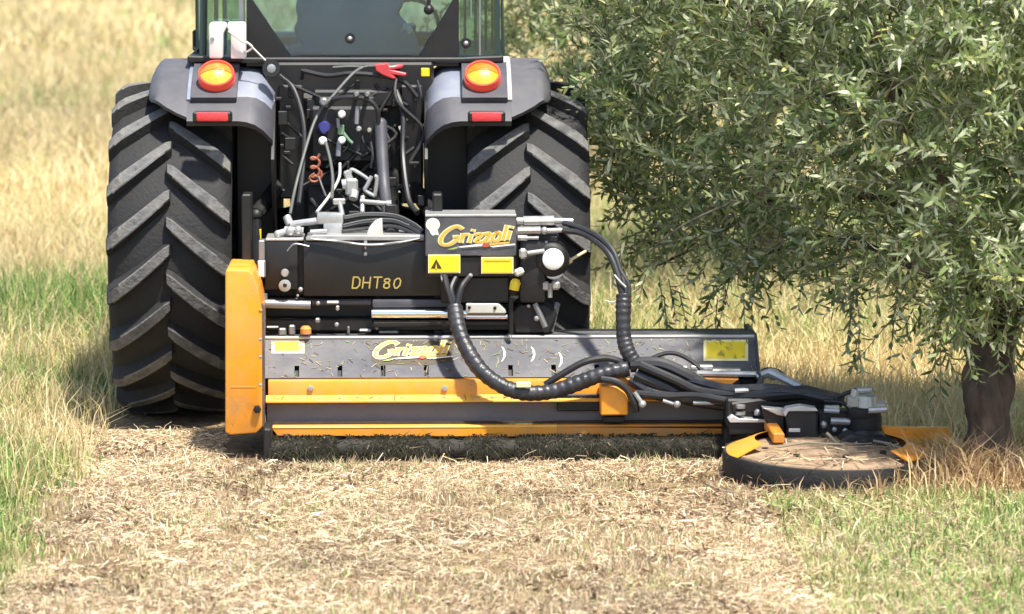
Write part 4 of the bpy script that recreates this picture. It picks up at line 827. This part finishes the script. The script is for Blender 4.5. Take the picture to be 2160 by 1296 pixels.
# ------------------------------------------------------------------ olive trees
def leaf_mesh(B, D, N, Ln, Wd, C):
    """folded lance-shaped leaves: base, direction, normal, length, width, colour"""
    S = np.cross(D, N); S /= np.linalg.norm(S,axis=1,keepdims=True)+1e-9
    N2 = np.cross(S, D)
    L_ = Ln[:,None]; W_ = Wd[:,None]
    pts = [B, B+D*L_*0.35+S*W_*0.5+N2*W_*0.15, B+D*L_*0.35-S*W_*0.5+N2*W_*0.15, B+D*L_*0.72+S*W_*0.36-N2*L_*0.03, B+D*L_*0.72-S*W_*0.36-N2*L_*0.03, B+D*L_-N2*L_*0.10]
    V = np.stack(pts,1).reshape(-1,3); n = len(B); o = np.arange(n)[:,None]*6
    T = np.concatenate([o+np.array(t)[None] for t in ((0,1,2),(1,3,2),(2,3,4),(3,5,4))],0)
    return V, T, np.repeat(C,6,0)
def shoots(P0, DIR, LEN, dens=42.0):
    """leafy shoots: returns leaf arrays and thin stems"""
    Bs, Ds, Ns, Ls, Ws = [], [], [], [], []; SV, ST = [], []
    for p, d, l in zip(P0, DIR, LEN):
        k = max(4, int(l*dens)); t = np.linspace(0.08,1,k)
        side = np.cross(d, [0,0,1.0]); side /= np.linalg.norm(side)+1e-9; up = np.cross(side, d)
        pos = p+np.outer(t*l, d)+np.outer(-(t**2)*l*0.10, [0,0,1]) 
        ang = rng.uniform(0,6.28)+np.arange(k)*1.57
        for sg in (0, math.pi):
            a = ang+sg+rng.normal(0,0.35,k)
            rad = np.cos(a)[:,None]*side+np.sin(a)[:,None]*up
            dd = rad*rng.uniform(0.55,0.95,(k,1))+d*rng.uniform(0.5,0.9,(k,1))+rng.normal(0,0.12,(k,3)); dd /= np.linalg.norm(dd,axis=1,keepdims=True)
            nn = d-dd*np.sum(d*dd,axis=1,keepdims=True)+rng.normal(0,0.3,(k,3))
            nn /= np.linalg.norm(nn,axis=1,keepdims=True)
            Bs.append(pos); Ds.append(dd); Ns.append(nn); Ls.append(rng.uniform(0.032,0.090,k)*(1-0.35*t**3)); Ws.append(rng.uniform(0.009,0.0185,k))
        e = p+d*l-np.array([0,0,l*0.10]); m_ = p+d*l*0.5-np.array([0,0,l*0.025]); b0 = len(SV)
        for q, r in ((p,0.0035),(m_,0.0025),(e,0.001)):
            for a in (0,2.1,4.2): SV.append(q+(side*math.cos(a)+up*math.sin(a))*r)
        for i in (0,1):
            for j in range(3):
                x0, x1 = b0+i*3+j, b0+i*3+(j+1)%3; ST += [(x0,x1,x1+3),(x0,x1+3,x0+3)]
    return np.concatenate(Bs), np.concatenate(Ds), np.concatenate(Ns), np.concatenate(Ls), np.concatenate(Ws), np.array(SV), np.array(ST)
def leaf_colours(n, base=0.0):
    t = rng.random(n)[:,None]; g = rng.random(n)[:,None]
    dark = np.array([0.070,0.110,0.034]); mid = np.array([0.165,0.215,0.072]); silv = np.array([0.36,0.39,0.25]); yel = np.array([0.38,0.38,0.14])
    k_ = 1.55
    dark, mid, silv, yel = dark*k_, mid*k_, silv*k_, yel*k_
    c = np.where(t < 0.34, dark+(mid-dark)*g, np.where(t < 0.68, mid+(silv-mid)*g*0.6, np.where(t < 0.94, silv, yel)))
    return c*rng.uniform(0.8,1.2,(n,1))
def olive_tree(base, label, stems, limbs, pts_fn, nshoot, single=0, lean=(0,0), seed=0):
    t = empty('olive_tree', base, label, 'tree', 'olive trees in a row')
    bx, by = base[0], base[1]
    tr = MB()
    for st in stems: tr.add(tube(spline([Vector(q) for q in st[0]],14), (lambda r0, r1: (lambda u: (r0+(r1-r0)*u+0.05*max(0,0.12-u)/0.12)*(1+0.06*math.sin(u*23))))(st[1], st[2]), 26))
    trunk = tr.build('trunk', 'bark', t, 80)
    from mathutils import noise as mn
    for v in trunk.data.vertices:
        q = v.co.copy(); q.z *= 0.45; k_ = mn.noise(q*16)*0.022+mn.noise(q*38)*0.010; v.co += v.normal*k_
    for lb in limbs:
        part('limb', 'twig' if lb[1] < 0.012 else 'bark', t, tube(spline([Vector(q) for q in lb[0]],6), (lambda r0, r1: (lambda u: r0+(r1-r0)*u))(lb[1], lb[2]), 7), sharp=80)
    p, d, l = pts_fn(nshoot)
    B, D, N, L_, W_, SV, ST = shoots(p, d, l)
    C = leaf_colours(len(B))
    if single:        # the leaves that show largest, nearest the camera, are leaves of their own
        dist = np.linalg.norm(B-np.array(CAM),axis=1); x = (B-np.array(CAM))@np.array(RT)/((B-np.array(CAM))@np.array(F)); y = (B-np.array(CAM))@np.array(UP)/((B-np.array(CAM))@np.array(F))
        ok = (np.abs(x) < 0.142) & (np.abs(y) < 0.084); score = np.where(ok, L_*W_/dist**2, 0); idx = np.argsort(-score)[:single]
    else: idx = np.array([], int)
    keep = np.ones(len(B), bool); keep[idx] = False
    V, T, CC = leaf_mesh(B[keep], D[keep], N[keep], L_[keep], W_[keep], C[keep])
    cr = np_mesh('crown', V, T, CC, 'leaf', t, 'stuff', True)
    tw = np_mesh('twigs', SV, ST, None, 'twig', t, 'stuff')
    if single:
        protos = []
        for q in range(6):
            v, tt, c = leaf_mesh(np.zeros((1,3)), np.array([[0,1.0,0]]), np.array([[0,0,1.0]]), np.array([1.0]), np.array([0.19]), C[idx[q*7]][None])
            me = bpy.data.meshes.new('leaf'); me.from_pydata(v.tolist(), [], tt.tolist()); a = me.attributes.new('Col','FLOAT_COLOR','POINT')
            a.data.foreach_set('color', np.concatenate([c,np.ones((6,1))],1).astype(np.float32).ravel()); me.materials.append(M['leaf']); me.shade_smooth(); protos.append(me)
        off = Vector(base)
        for k, i in enumerate(idx):
            dd = Vector(D[i]); s_ = dd.cross(Vector(N[i])).normalized(); n2 = s_.cross(dd)
            o = bpy.data.objects.new('leaf', protos[k%6]); col.objects.link(o); o.parent = cr
            mtx = Matrix((s_, dd, n2)).transposed().to_4x4(); mtx.translation = Vector(B[i])-off
            o.matrix_basis = mtx @ Matrix.Scale(float(L_[i]),4)
    return t
def unit(a): return a/(np.linalg.norm(a,axis=1,keepdims=True)+1e-9)
def crown_points(cx, cy, cz, rx, ry, rz, zmin_fn, n, gap_seed, gap=0.36, ngap=2.0, bend=None):
    out = []
    while sum(len(o) for o in out) < n:
        q = rng.uniform(-1,1,(n*3,3)); r = np.linalg.norm(q,axis=1); q = q[(r < 1) & (rng.random(len(r)) < 0.25+0.75*r**2)]
        p = q*np.array([rx,ry,rz])+np.array([cx,cy,cz])
        if bend is not None: p[:,1] += bend(p[:,0])
        lump = vnoise(p[:,0]+0.7*p[:,1], p[:,2]-0.6*p[:,1], ngap, gap_seed)
        p = p[(p[:,2] > zmin_fn(p[:,0],p[:,1])) & (lump > gap)]
        out.append(p)
    p = np.concatenate(out)[:n]
    d = unit((p-np.array([cx,cy,cz-0.4]))/np.array([rx,ry,rz])); d = unit(d*0.45+rng.normal(0,0.6,(n,3))+np.array([0,0,0.28]))
    return p, d, rng.uniform(0.12,0.38,n)
# near tree: trunk beside the disc
TB = P(2085,1005,-1.55); TB = Vector((P(2080,1030,-1.95).x, -1.95, 0.0))
ZM1 = [(1230,-600),(1262,100),(1290,400),(1345,540),(1400,630),(1430,665),(1480,715),(1560,725),(1620,660),(1700,635),(1760,650),(1790,720),(1840,700),(1900,690),(1960,730),(2030,720),(2100,770),(2200,780),(2600,800)]
zmx = np.array([P(x,y,-1.3).x for x,y in ZM1]); zmz = np.array([P(x,y,-1.3).z for x,y in ZM1])
def zmin1(x, y): return np.interp(x, zmx, zmz)+0.10+0.12*np.abs(y+1.2)*0
XBEND = P(1900,500,-1.3).x
def near_pts(n):
    p, d, l = crown_points(TB.x+0.05, -1.35, 1.50, 1.84, 0.95, 1.05, zmin1, n-26, 21, 0.26, 2.6, lambda X: 1.5*np.clip((XBEND-X)/0.9,0,1)**0.8)
    # drooping shoots below the crown's edge
    dr = [(1800,700),(1812,760),(1805,800),(1985,720),(1990,780),(1975,800),(1400,700),(1440,690),(1470,730),(1380,640),(1500,690),(1560,680),(1590,700),(1330,560),(1360,600),(1420,655),(1530,650),(2140,740),(2120,700),(2060,680),(1900,690),(1860,650),(1720,610),(1660,600)]
    pp, dd, ll = [], [], []
    for i in range(26):
        x, y = dr[i%len(dr)]; q = P(x+random.uniform(-14,14), y-random.uniform(50,90), (-1.25 if x > 1780 else -0.55)+random.uniform(-.25,.25)); pp.append(q); dd.append((random.uniform(-.3,.3),random.uniform(-.3,.3),-0.9)); ll.append(random.uniform(0.14,0.24))
    for i in range(110):
        q = P(random.uniform(1930,2200), random.uniform(420,640), random.uniform(-2.25,-1.95)); pp.append(q); dd.append((random.uniform(-.6,.6),random.uniform(-.5,.2),random.uniform(-.9,.3))); ll.append(random.uniform(0.14,0.30))
    return np.concatenate([p,np.array(pp)]), np.concatenate([d,unit(np.array(dd))]), np.concatenate([l,np.array(ll)])
bz = lambda px, py, Y: tuple(P(px,py,Y))
stems = [([(TB.x-0.02,TB.y,-0.05),bz(2074,900,-1.93),bz(2068,800,-1.88),bz(2058,680,-1.75),bz(2020,520,-1.35),bz(1960,340,-1.2)],0.078,0.045),
         ([(TB.x+0.05,TB.y+0.06,-0.05),bz(2100,880,-1.86),bz(2108,780,-1.80),bz(2130,640,-1.65),bz(2180,430,-1.3),bz(2230,200,-1.2)],0.066,0.04)]
limbs = [([bz(1960,340,-1.2),bz(1880,180,-1.1),bz(1800,-60,-1.0),bz(1760,-300,-1.0)],0.045,0.012), ([bz(2020,520,-1.35),bz(1880,430,-0.9),bz(1700,380,-0.6),bz(1540,300,0.1)],0.03,0.008), ([bz(2060,640,-1.45),bz(1920,560,-1.2),bz(1760,500,-0.7),bz(1600,540,-0.1)],0.022,0.005),
         ([bz(1700,380,-0.6),bz(1580,450,-0.1),bz(1470,520,0.1),bz(1390,560,0.2)],0.012,0.004), ([bz(2230,200,-1.2),bz(2280,0,-1.1),bz(2300,-300,-1.0)],0.04,0.012), ([bz(2180,430,-1.3),bz(2300,330,-1.4),bz(2450,250,-1.4)],0.03,0.01),
         ([bz(1960,340,-1.2),bz(1800,240,-1.0),bz(1650,120,-0.5),bz(1560,-20,-0.2)],0.024,0.006), ([bz(1880,180,-1.1),bz(1700,60,-0.8),bz(1500,0,-0.6),bz(1350,-40,-0.5)],0.025,0.006),
         ([bz(2200,430,-2.0),bz(2140,500,-2.05),bz(2110,560,-2.05),bz(2070,585,-2.05),bz(2010,640,-2.0)],0.008,0.002), ([bz(1600,-20,-0.9),bz(1578,40,-0.95),bz(1590,90,-0.95),bz(1585,150,-0.95)],0.006,0.002), ([bz(1600,0,-0.9),bz(1640,20,-0.95),bz(1680,50,-0.95)],0.006,0.002),
         ([bz(1900,260,-2.0),bz(1860,255,-2.0),bz(1840,280,-2.0),bz(1810,290,-2.0)],0.006,0.002), ([bz(1980,160,-2.0),bz(1930,160,-2.0),bz(1880,190,-2.0)],0.006,0.002), ([bz(1560,420,-0.6),bz(1450,470,-0.6),bz(1380,520,-0.55)],0.006,0.002)]
olive_tree(TB, 'olive tree with dark twin trunk standing beside the mowing disc', stems, limbs, near_pts, 5000, 300)
def plain_tree(x, y, label, nshoot, rx=1.75, rz=1.5, cz=1.95, zlow=0.75, seed=0):
    r_ = random.Random(seed)
    st = [([(x,y,-0.05),(x+0.03,y,0.4),(x-0.05,y+0.03,0.9),(x-0.2,y,1.5),(x-0.4,y+0.1,2.2)],0.10,0.04), ([(x+0.06,y+0.05,-0.05),(x+0.12,y,0.5),(x+0.3,y,1.2),(x+0.55,y-0.1,2.0)],0.08,0.035)]
    lb = [([(x-0.05,y,0.9),(x+r_.uniform(-.6,.6),y+r_.uniform(-.5,.5),1.3),(x+r_.uniform(-1.3,1.3),y+r_.uniform(-1,1),1.8)],0.03,0.008) for _ in range(6)]
    zf = lambda X, Y: zlow+0.25*vnoise(X,Y,1.5,seed)+0.0*X
    return olive_tree(Vector((x,y,0)), label, st, lb, lambda n: crown_points(x,y,cz,rx,1.4,rz,zf,n,seed+5,0.36,1.8), nshoot)
plain_tree(2.15, 4.3, 'olive tree directly behind the one at the disc, reaching past the cab', 2300, 1.75, 1.35, 1.75, 0.85, 3)
plain_tree(2.7, 10.5, 'third olive tree of the row, behind the other two', 900, 1.8, 1.5, 1.9, 0.8, 6)

# ------------------------------------------------------------------ grass and straw
def blades(name, x, y, h, wd, lean, C, droop=0.35, az=None, label=None):
    n = len(x); a = rng.uniform(0,6.283,n) if az is None else az; b = rng.uniform(0,6.283,n)
    z0 = gz(x,y)-0.01; base = np.stack([x,y,z0],1)
    ld = np.stack([np.cos(a),np.sin(a),np.zeros(n)],1)*(lean*h)[:,None]; up = np.array([0,0,1.0])*h[:,None]*np.sqrt(np.clip(1-0.8*lean**2,0.05,1))[:,None]
    s = np.stack([np.cos(b),np.sin(b),np.zeros(n)],1)*(wd*0.5)[:,None]
    mid = base+ld*0.35+up*0.58; tip = base+ld+up*(1-droop*lean)[:,None]
    V = np.stack([base-s,base+s,mid-s*0.75,mid+s*0.75,tip],1).reshape(-1,3); o = np.arange(n)[:,None]*5
    T = np.concatenate([o+np.array(t)[None] for t in ((0,1,3),(0,3,2),(2,3,4))])
    ob = np_mesh(name, V, T, np.repeat(C,5,0), 'grass')
    if label: ob['label'] = label; ob['category'] = 'grass'
    return ob
def litter(name, x, y, ln, wd, z, C, label, tilt=0.22):
    n = len(x); a = rng.uniform(0,6.283,n); t = rng.normal(0,tilt,n)
    d = np.stack([np.cos(a)*np.cos(t),np.sin(a)*np.cos(t),np.sin(t)],1)*(ln*0.5)[:,None]
    rl = rng.uniform(-0.9,0.9,n); s = np.stack([-np.sin(a)*np.cos(rl),np.cos(a)*np.cos(rl),np.sin(rl)],1)*(wd*0.5)[:,None]
    c = np.stack([x,y,gz(x,y)+z+np.abs(d[:,2])*0.7],1); bend = np.stack([np.zeros(n),np.zeros(n),rng.uniform(0,0.18,n)*ln],1)
    V = np.stack([c-d-s,c-d+s,c-s+bend,c+s+bend,c+d-s,c+d+s],1).reshape(-1,3); o = np.arange(n)[:,None]*6
    T = np.concatenate([o+np.array(q)[None] for q in ((0,1,3),(0,3,2),(2,3,5),(2,5,4))])
    ob = np_mesh(name, V, T, np.repeat(C,6,0), 'grass'); ob['label'] = label; ob['category'] = 'straw'; return ob
STRAW = np.array([[0.70,0.55,0.35],[0.77,0.65,0.46],[0.58,0.43,0.27],[0.80,0.70,0.52],[0.64,0.48,0.32],[0.34,0.24,0.15],[0.44,0.31,0.20],[0.62,0.56,0.31],[0.28,0.20,0.13]])
DRY = np.array([[0.70,0.56,0.29],[0.76,0.63,0.36],[0.62,0.49,0.24],[0.79,0.68,0.43],[0.61,0.52,0.25],[0.69,0.52,0.31],[0.50,0.44,0.19]])
GRN = np.array([[0.11,0.22,0.040],[0.20,0.34,0.075],[0.28,0.42,0.12],[0.10,0.19,0.042],[0.40,0.48,0.17],[0.54,0.52,0.24]])
def pick(pal, n, j=0.14): return pal[rng.integers(0,len(pal),n)]*rng.uniform(1-j,1+j,(n,1))
def uni(n, x0, x1, y0, y1): return rng.uniform(x0,x1,n), rng.uniform(y0,y1,n)
def under(x, y):     # beneath the machines
    return ((np.abs(x) < 1.02) & (y > -0.62) & (y < 0.60)) | ((x > P(470,900,-1.2).x) & (x < MX1+0.02) & (y > -1.45) & (y < -0.55)) | (((x-DCX)**2+(y+1.62)**2) < (RD*0.98)**2)
edgeL = lambda y: -1.02+0.06*np.sin(y*3.1)+0.10*(vnoise(y,y*0,1.7,8)-0.5)
# mown strip: chopped straw lying flat
x, y = uni(330000, -1.6, 3.6, -5.2, -0.4); k = ~under(x,y) & (vnoise(x,y,3.0,12)*0.6+vnoise(x,y,9.0,13)*0.4+rng.normal(0,0.10,len(x)) > 0.43+0.16*np.exp(-((x-1.45)/0.55)**2-((y+2.15)/0.45)**2)+0.10*np.exp(-((x+0.65)/0.3)**2-((y+3.0)/0.8)**2)); x, y = x[k], y[k]; n = len(x)
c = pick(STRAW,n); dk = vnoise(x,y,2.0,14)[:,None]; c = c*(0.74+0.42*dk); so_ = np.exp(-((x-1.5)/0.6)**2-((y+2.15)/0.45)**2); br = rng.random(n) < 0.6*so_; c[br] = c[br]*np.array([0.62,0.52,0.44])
gr = (x > 1.5+0.5*vnoise(x,y,2,15)) & (rng.random(n) < 0.35) & (y < -2.3); c[gr] = pick(GRN[1:],gr.sum())
litter('straw_litter', x, y, rng.uniform(0.012,0.06,n)*(1+1.2*(rng.random(n) < 0.06)), rng.uniform(0.002,0.0050,n), rng.uniform(0,0.03,n)*vnoise(x,y,7,41), c, 'chopped pale straw strewn over the freshly mown strip')
# short stubble in the mown strip
x, y = uni(150000, -1.15, 3.6, -5.2, -1.2); k = ~under(x,y) & (vnoise(x,y,4.0,16)+rng.normal(0,0.15,len(x)) > 0.42); x, y = x[k], y[k]; n = len(x)
c = pick(STRAW,n); g = rng.random(n) < (0.08+0.30*np.clip((vnoise(x,y,1.8,44)-0.55)*3,0,1)+0.55*np.clip((x-1.5)/0.8,0,1)*(y < -2.25)); c[g] = pick(GRN[1:],g.sum())
blades('stubble', x, y, rng.uniform(0.015,0.075,n)*(1+0.35*np.clip((x-1.6)/0.8,0,1))*(0.6+0.6*vnoise(x,y,5,43)), rng.uniform(0.003,0.006,n), rng.uniform(0.1,0.9,n), c, label='short cut stubble standing in the mown strip')
# unmown verge at the left, close to the camera: greener
x, y = uni(80000, -2.6, -0.85, -5.2, 0.9); k = (x < edgeL(y)+rng.normal(0,0.05,len(x))); x, y = x[k], y[k]; n = len(x)
c = pick(DRY,n); g = rng.random(n) < np.clip(1.3-0.7*np.clip((x-edgeL(y)+0.30)/0.3,0,1)+0.5*(vnoise(x,y,1.6,17)-0.5),0.08,0.9); g &= ~((y > -1.4) & (y < 0.3) & (rng.random(n) < 0.6)); c[g] = pick(GRN,g.sum())
blades('verge_grass', x, y, rng.uniform(0.06,0.20,n)*np.clip(0.45+1.6*(edgeL(y)-x),0.35,1.15), rng.uniform(0.004,0.008,n), rng.uniform(0.1,0.8,n), c, label='tall green and dry grass along the left edge of the mown strip')
# green tall patch left of the rear wheel; dark green also paints tractor shadow
x, y = uni(42000, -3.2, -1.0, 0.5, 6.0); n = len(x); pr = np.exp(-((y-2.6)/1.5)**2); c = pick(DRY,n); g = rng.random(n) < 0.92*pr; c[g] = pick(GRN[:5],g.sum())
blades('tall_green_grass', x, y, rng.uniform(0.14,0.36,n)*(0.6+0.4*pr), rng.uniform(0.005,0.010,n), rng.uniform(0.1,0.7,n), c, label='tall green grass just left of the left rear tyre, tractor shadow painted into its dark tone')
# dry meadow beyond, getting coarser with distance
def meadow(n, y0, y1, x0f, x1f, hlo, hhi, wlo, whi):
    y = y0+(y1-y0)*rng.random(n)**1.0; x = rng.random(n)*(x1f(y)-x0f(y))+x0f(y)
    k = ~((np.abs(x) < 0.95) & (y < 3.2)) & ~((x < -1.0) & (y < 4) & (rng.random(n) < 0.5)); x, y = x[k], y[k]; n = len(x)
    c = pick(DRY,n); v = vnoise(x,y*0.5,0.9,18); g = rng.random(n) < np.clip((v-0.45)*0.7,0.02,0.3)+0.35*np.clip((y-48)/15,0,1)+0.30*((x > 0.9) & (y > 1) & (y < 9)); c[g] = pick(GRN[1:],g.sum())
    c *= (0.80+0.4*vnoise(x,y*0.4,0.6,19))[:,None]
    return x, y, rng.uniform(hlo,hhi,n), rng.uniform(wlo,whi,n), rng.uniform(0.15,0.9,n), c
m1 = meadow(150000, 0.6, 9.0, lambda y: -3.0-0.16*y, lambda y: 4.5+0.15*y, 0.10, 0.34, 0.004, 0.009)
m2 = meadow(150000, 9.0, 26.0, lambda y: -3.0-0.16*y, lambda y: 4.5+0.17*y, 0.14, 0.42, 0.009, 0.018)
m3 = meadow(140000, 26.0, 85.0, lambda y: -3.0-0.17*y, lambda y: 4.5+0.18*y, 0.2, 0.55, 0.02, 0.05)
m4 = meadow(26000, -1.25, 0.6, lambda y: 1.68+0*y, lambda y: 4.6+0*y, 0.08, 0.26, 0.004, 0.008)
mm = [np.concatenate(q) for q in zip(m1,m2,m3,m4)]
blades('dry_meadow_grass', *mm, label='dry yellow meadow grass filling the field behind the tractor')
# long dry stalks poking up at the verge
x, y = uni(900, -1.7, -0.95, -2.5, 1.2); n = len(x)
blades('dry_stalks', x, y, rng.uniform(0.18,0.34,n), rng.uniform(0.004,0.006,n), rng.uniform(0.2,0.7,n), pick(DRY,n), label='long pale dry stalks beside the left rear tyre')
# tangle of dead stems at the foot of the near tree
n = 5200; a = rng.uniform(0,6.28,n); r = np.abs(rng.normal(0,0.30,n)); x = TB.x-0.10+r*np.cos(a)*1.25; y = TB.y-0.06+r*np.sin(a)*0.7
k = ~under(x,y); x, y = x[k], y[k]; n = len(x)
blades('dead_stems', x, y, np.minimum(rng.uniform(0.06,0.34,n), 0.11+0.30*rng.random(n)*np.exp(-((x-TB.x+0.05)/0.30)**2)), rng.uniform(0.003,0.007,n), rng.uniform(0.3,1.1,n), pick(np.array([[0.62,0.44,0.24],[0.70,0.54,0.33],[0.44,0.27,0.14],[0.24,0.14,0.08],[0.64,0.47,0.22]]),n), label='tangle of dead brown stems around the foot of the near olive trunk')
x, y = uni(30000, 1.55, 3.8, -5.0, -0.6); k = ~under(x,y) & (((x-DCX)**2+(y+1.84)**2) > (RD*1.45)**2) & ((y < -2.32+0.12*np.sin(x*9)) | (y > -1.3)); x, y = x[k], y[k]; n = len(x); c = pick(DRY,n); g = rng.random(n) < 0.62; c[g] = pick(GRN[1:],g.sum())
blades('row_grass', x, y, rng.uniform(0.04,0.11,n), rng.uniform(0.004,0.008,n), rng.uniform(0.2,0.9,n), c, label='short green grass under the olive row at right')
# chopped grass caught on the roller and flap
n = 14000; x = rng.uniform(P(568,930,-1.4).x, P(1540,930,-1.4).x, n); k = vnoise(x,x*0,9,31)*0.5+vnoise(x,x*0,30,32)*0.5+rng.normal(0,0.1,n) > 0.36; x = x[k]; n = len(x)
th = rng.uniform(-1.0,1.9,n); rr = 0.037+rng.uniform(0,0.010,n); fl = rng.random(n) < 0.25; z0 = np.where(fl, rng.uniform(0.05,0.088,n), 0.042+rr*np.sin(th)); yy = np.where(fl, rng.uniform(-1.29,-1.26,n), -1.36-rr*np.cos(th))
b_ = np.stack([x,yy,z0],1); ln = rng.uniform(0.015,0.06,n); a = rng.normal(-1.35,0.7,n); tp_ = b_+np.stack([np.cos(a)*ln,rng.normal(-0.004,0.006,n),np.sin(a)*ln*0.8],1); sd = np.stack([np.sin(a),np.zeros(n),-np.cos(a)],1)*rng.uniform(0.001,0.003,n)[:,None]
V = np.stack([b_-sd,b_+sd,tp_],1).reshape(-1,3); T = np.arange(3*n).reshape(-1,3)
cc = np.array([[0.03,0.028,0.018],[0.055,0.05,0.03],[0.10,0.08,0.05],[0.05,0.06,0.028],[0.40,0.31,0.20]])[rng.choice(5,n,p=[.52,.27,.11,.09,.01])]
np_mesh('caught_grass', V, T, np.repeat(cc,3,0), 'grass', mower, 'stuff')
# straw and soil crumbs lying on the disc
n = 380; a = rng.uniform(0,6.28,n); rr = RD*0.93*np.sqrt(rng.random(n)); x = DCX+rr*np.cos(a); y = -1.84+rr*np.sin(a); a = rng.uniform(0,6.28,n); ln = rng.uniform(0.01,0.06,n); wd = rng.uniform(0.001,0.003,n)
z0 = 0.139-0.030*(rr/RD)+rng.uniform(-0.003,0.006,n)
c_ = np.stack([x,y,z0],1); d_ = np.stack([np.cos(a),np.sin(a),rng.normal(0,0.15,n)],1)*ln[:,None]; s_ = np.stack([-np.sin(a),np.cos(a),rng.normal(0,0.4,n)],1)*wd[:,None]
V = np.stack([c_-d_-s_,c_-d_+s_,c_+d_+s_,c_+d_-s_],1).reshape(-1,3); o = np.arange(n)[:,None]*4
np_mesh('straw_scraps', V, np.concatenate([o+np.array([[0,1,2]]),o+np.array([[0,2,3]])]), np.repeat(pick(np.array([[0.62,0.48,0.30],[0.30,0.20,0.11],[0.16,0.10,0.06],[0.70,0.58,0.40]]),n),4,0), 'grass', disc, 'stuff')
# chaff lying on the hood and beams
n = 420; hx = rng.uniform(MX0+0.02, MX1-0.02, n); tt = rng.random(n)**1.5*hl*0.98; on = rng.random(n) < 0.75; a = rng.uniform(0,6.28,n); ln = rng.uniform(0.003,0.016,n); wd = rng.uniform(0.0007,0.0018,n)
base = np.array([0,Yt,zt])[None]+np.outer(tt,np.array(hdn))+np.outer(np.full(n,0.0025),np.array(hn)); base[:,0] = hx
base[~on] = np.stack([rng.uniform(P(566,900,-1.25).x,BX1,(~on).sum()), np.full((~on).sum(),-1.222), np.full((~on).sum(),z(840,-1.222)+0.0035)],1)
ex = np.array([1.0,0,0]); ey = np.array(hdn); d_ = (np.cos(a)[:,None]*ex+np.sin(a)[:,None]*ey)*ln[:,None]; s_ = (-np.sin(a)[:,None]*ex+np.cos(a)[:,None]*ey)*wd[:,None]
V = np.stack([base-d_-s_,base-d_+s_,base+d_+s_+np.array(hn)*0.001,base+d_-s_],1).reshape(-1,3); o = np.arange(n)[:,None]*4
np_mesh('chaff', V, np.concatenate([o+np.array([[0,1,2]]),o+np.array([[0,2,3]])]), np.repeat(pick(np.array([[0.60,0.48,0.30],[0.36,0.25,0.14],[0.16,0.11,0.07],[0.30,0.34,0.14]]),n),4,0), 'grass', mower, 'stuff')
# crumbs of bare soil between the straw
x, y = uni(15000, -1.1, 3.2, -5.2, -0.9); k = ~under(x,y) & (vnoise(x,y,2.6,51)*0.6+vnoise(x,y,8,52)*0.4+rng.normal(0,0.05,len(x)) > 0.64-0.16*np.exp(-((x-1.45)/0.6)**2-((y+2.2)/0.45)**2)-0.08*np.exp(-((x+0.6)/0.35)**2-((y+3.4)/0.9)**2)); x, y = x[k], y[k]; n = len(x)
litter('soil_crumbs', x, y, rng.uniform(0.008,0.035,n), rng.uniform(0.005,0.014,n), rng.uniform(0.008,0.028,n), pick(np.array([[0.13,0.085,0.05],[0.18,0.12,0.075],[0.09,0.06,0.038],[0.24,0.17,0.10]]),n), 'dark crumbs of bare soil scattered among the cut straw', 0.4)
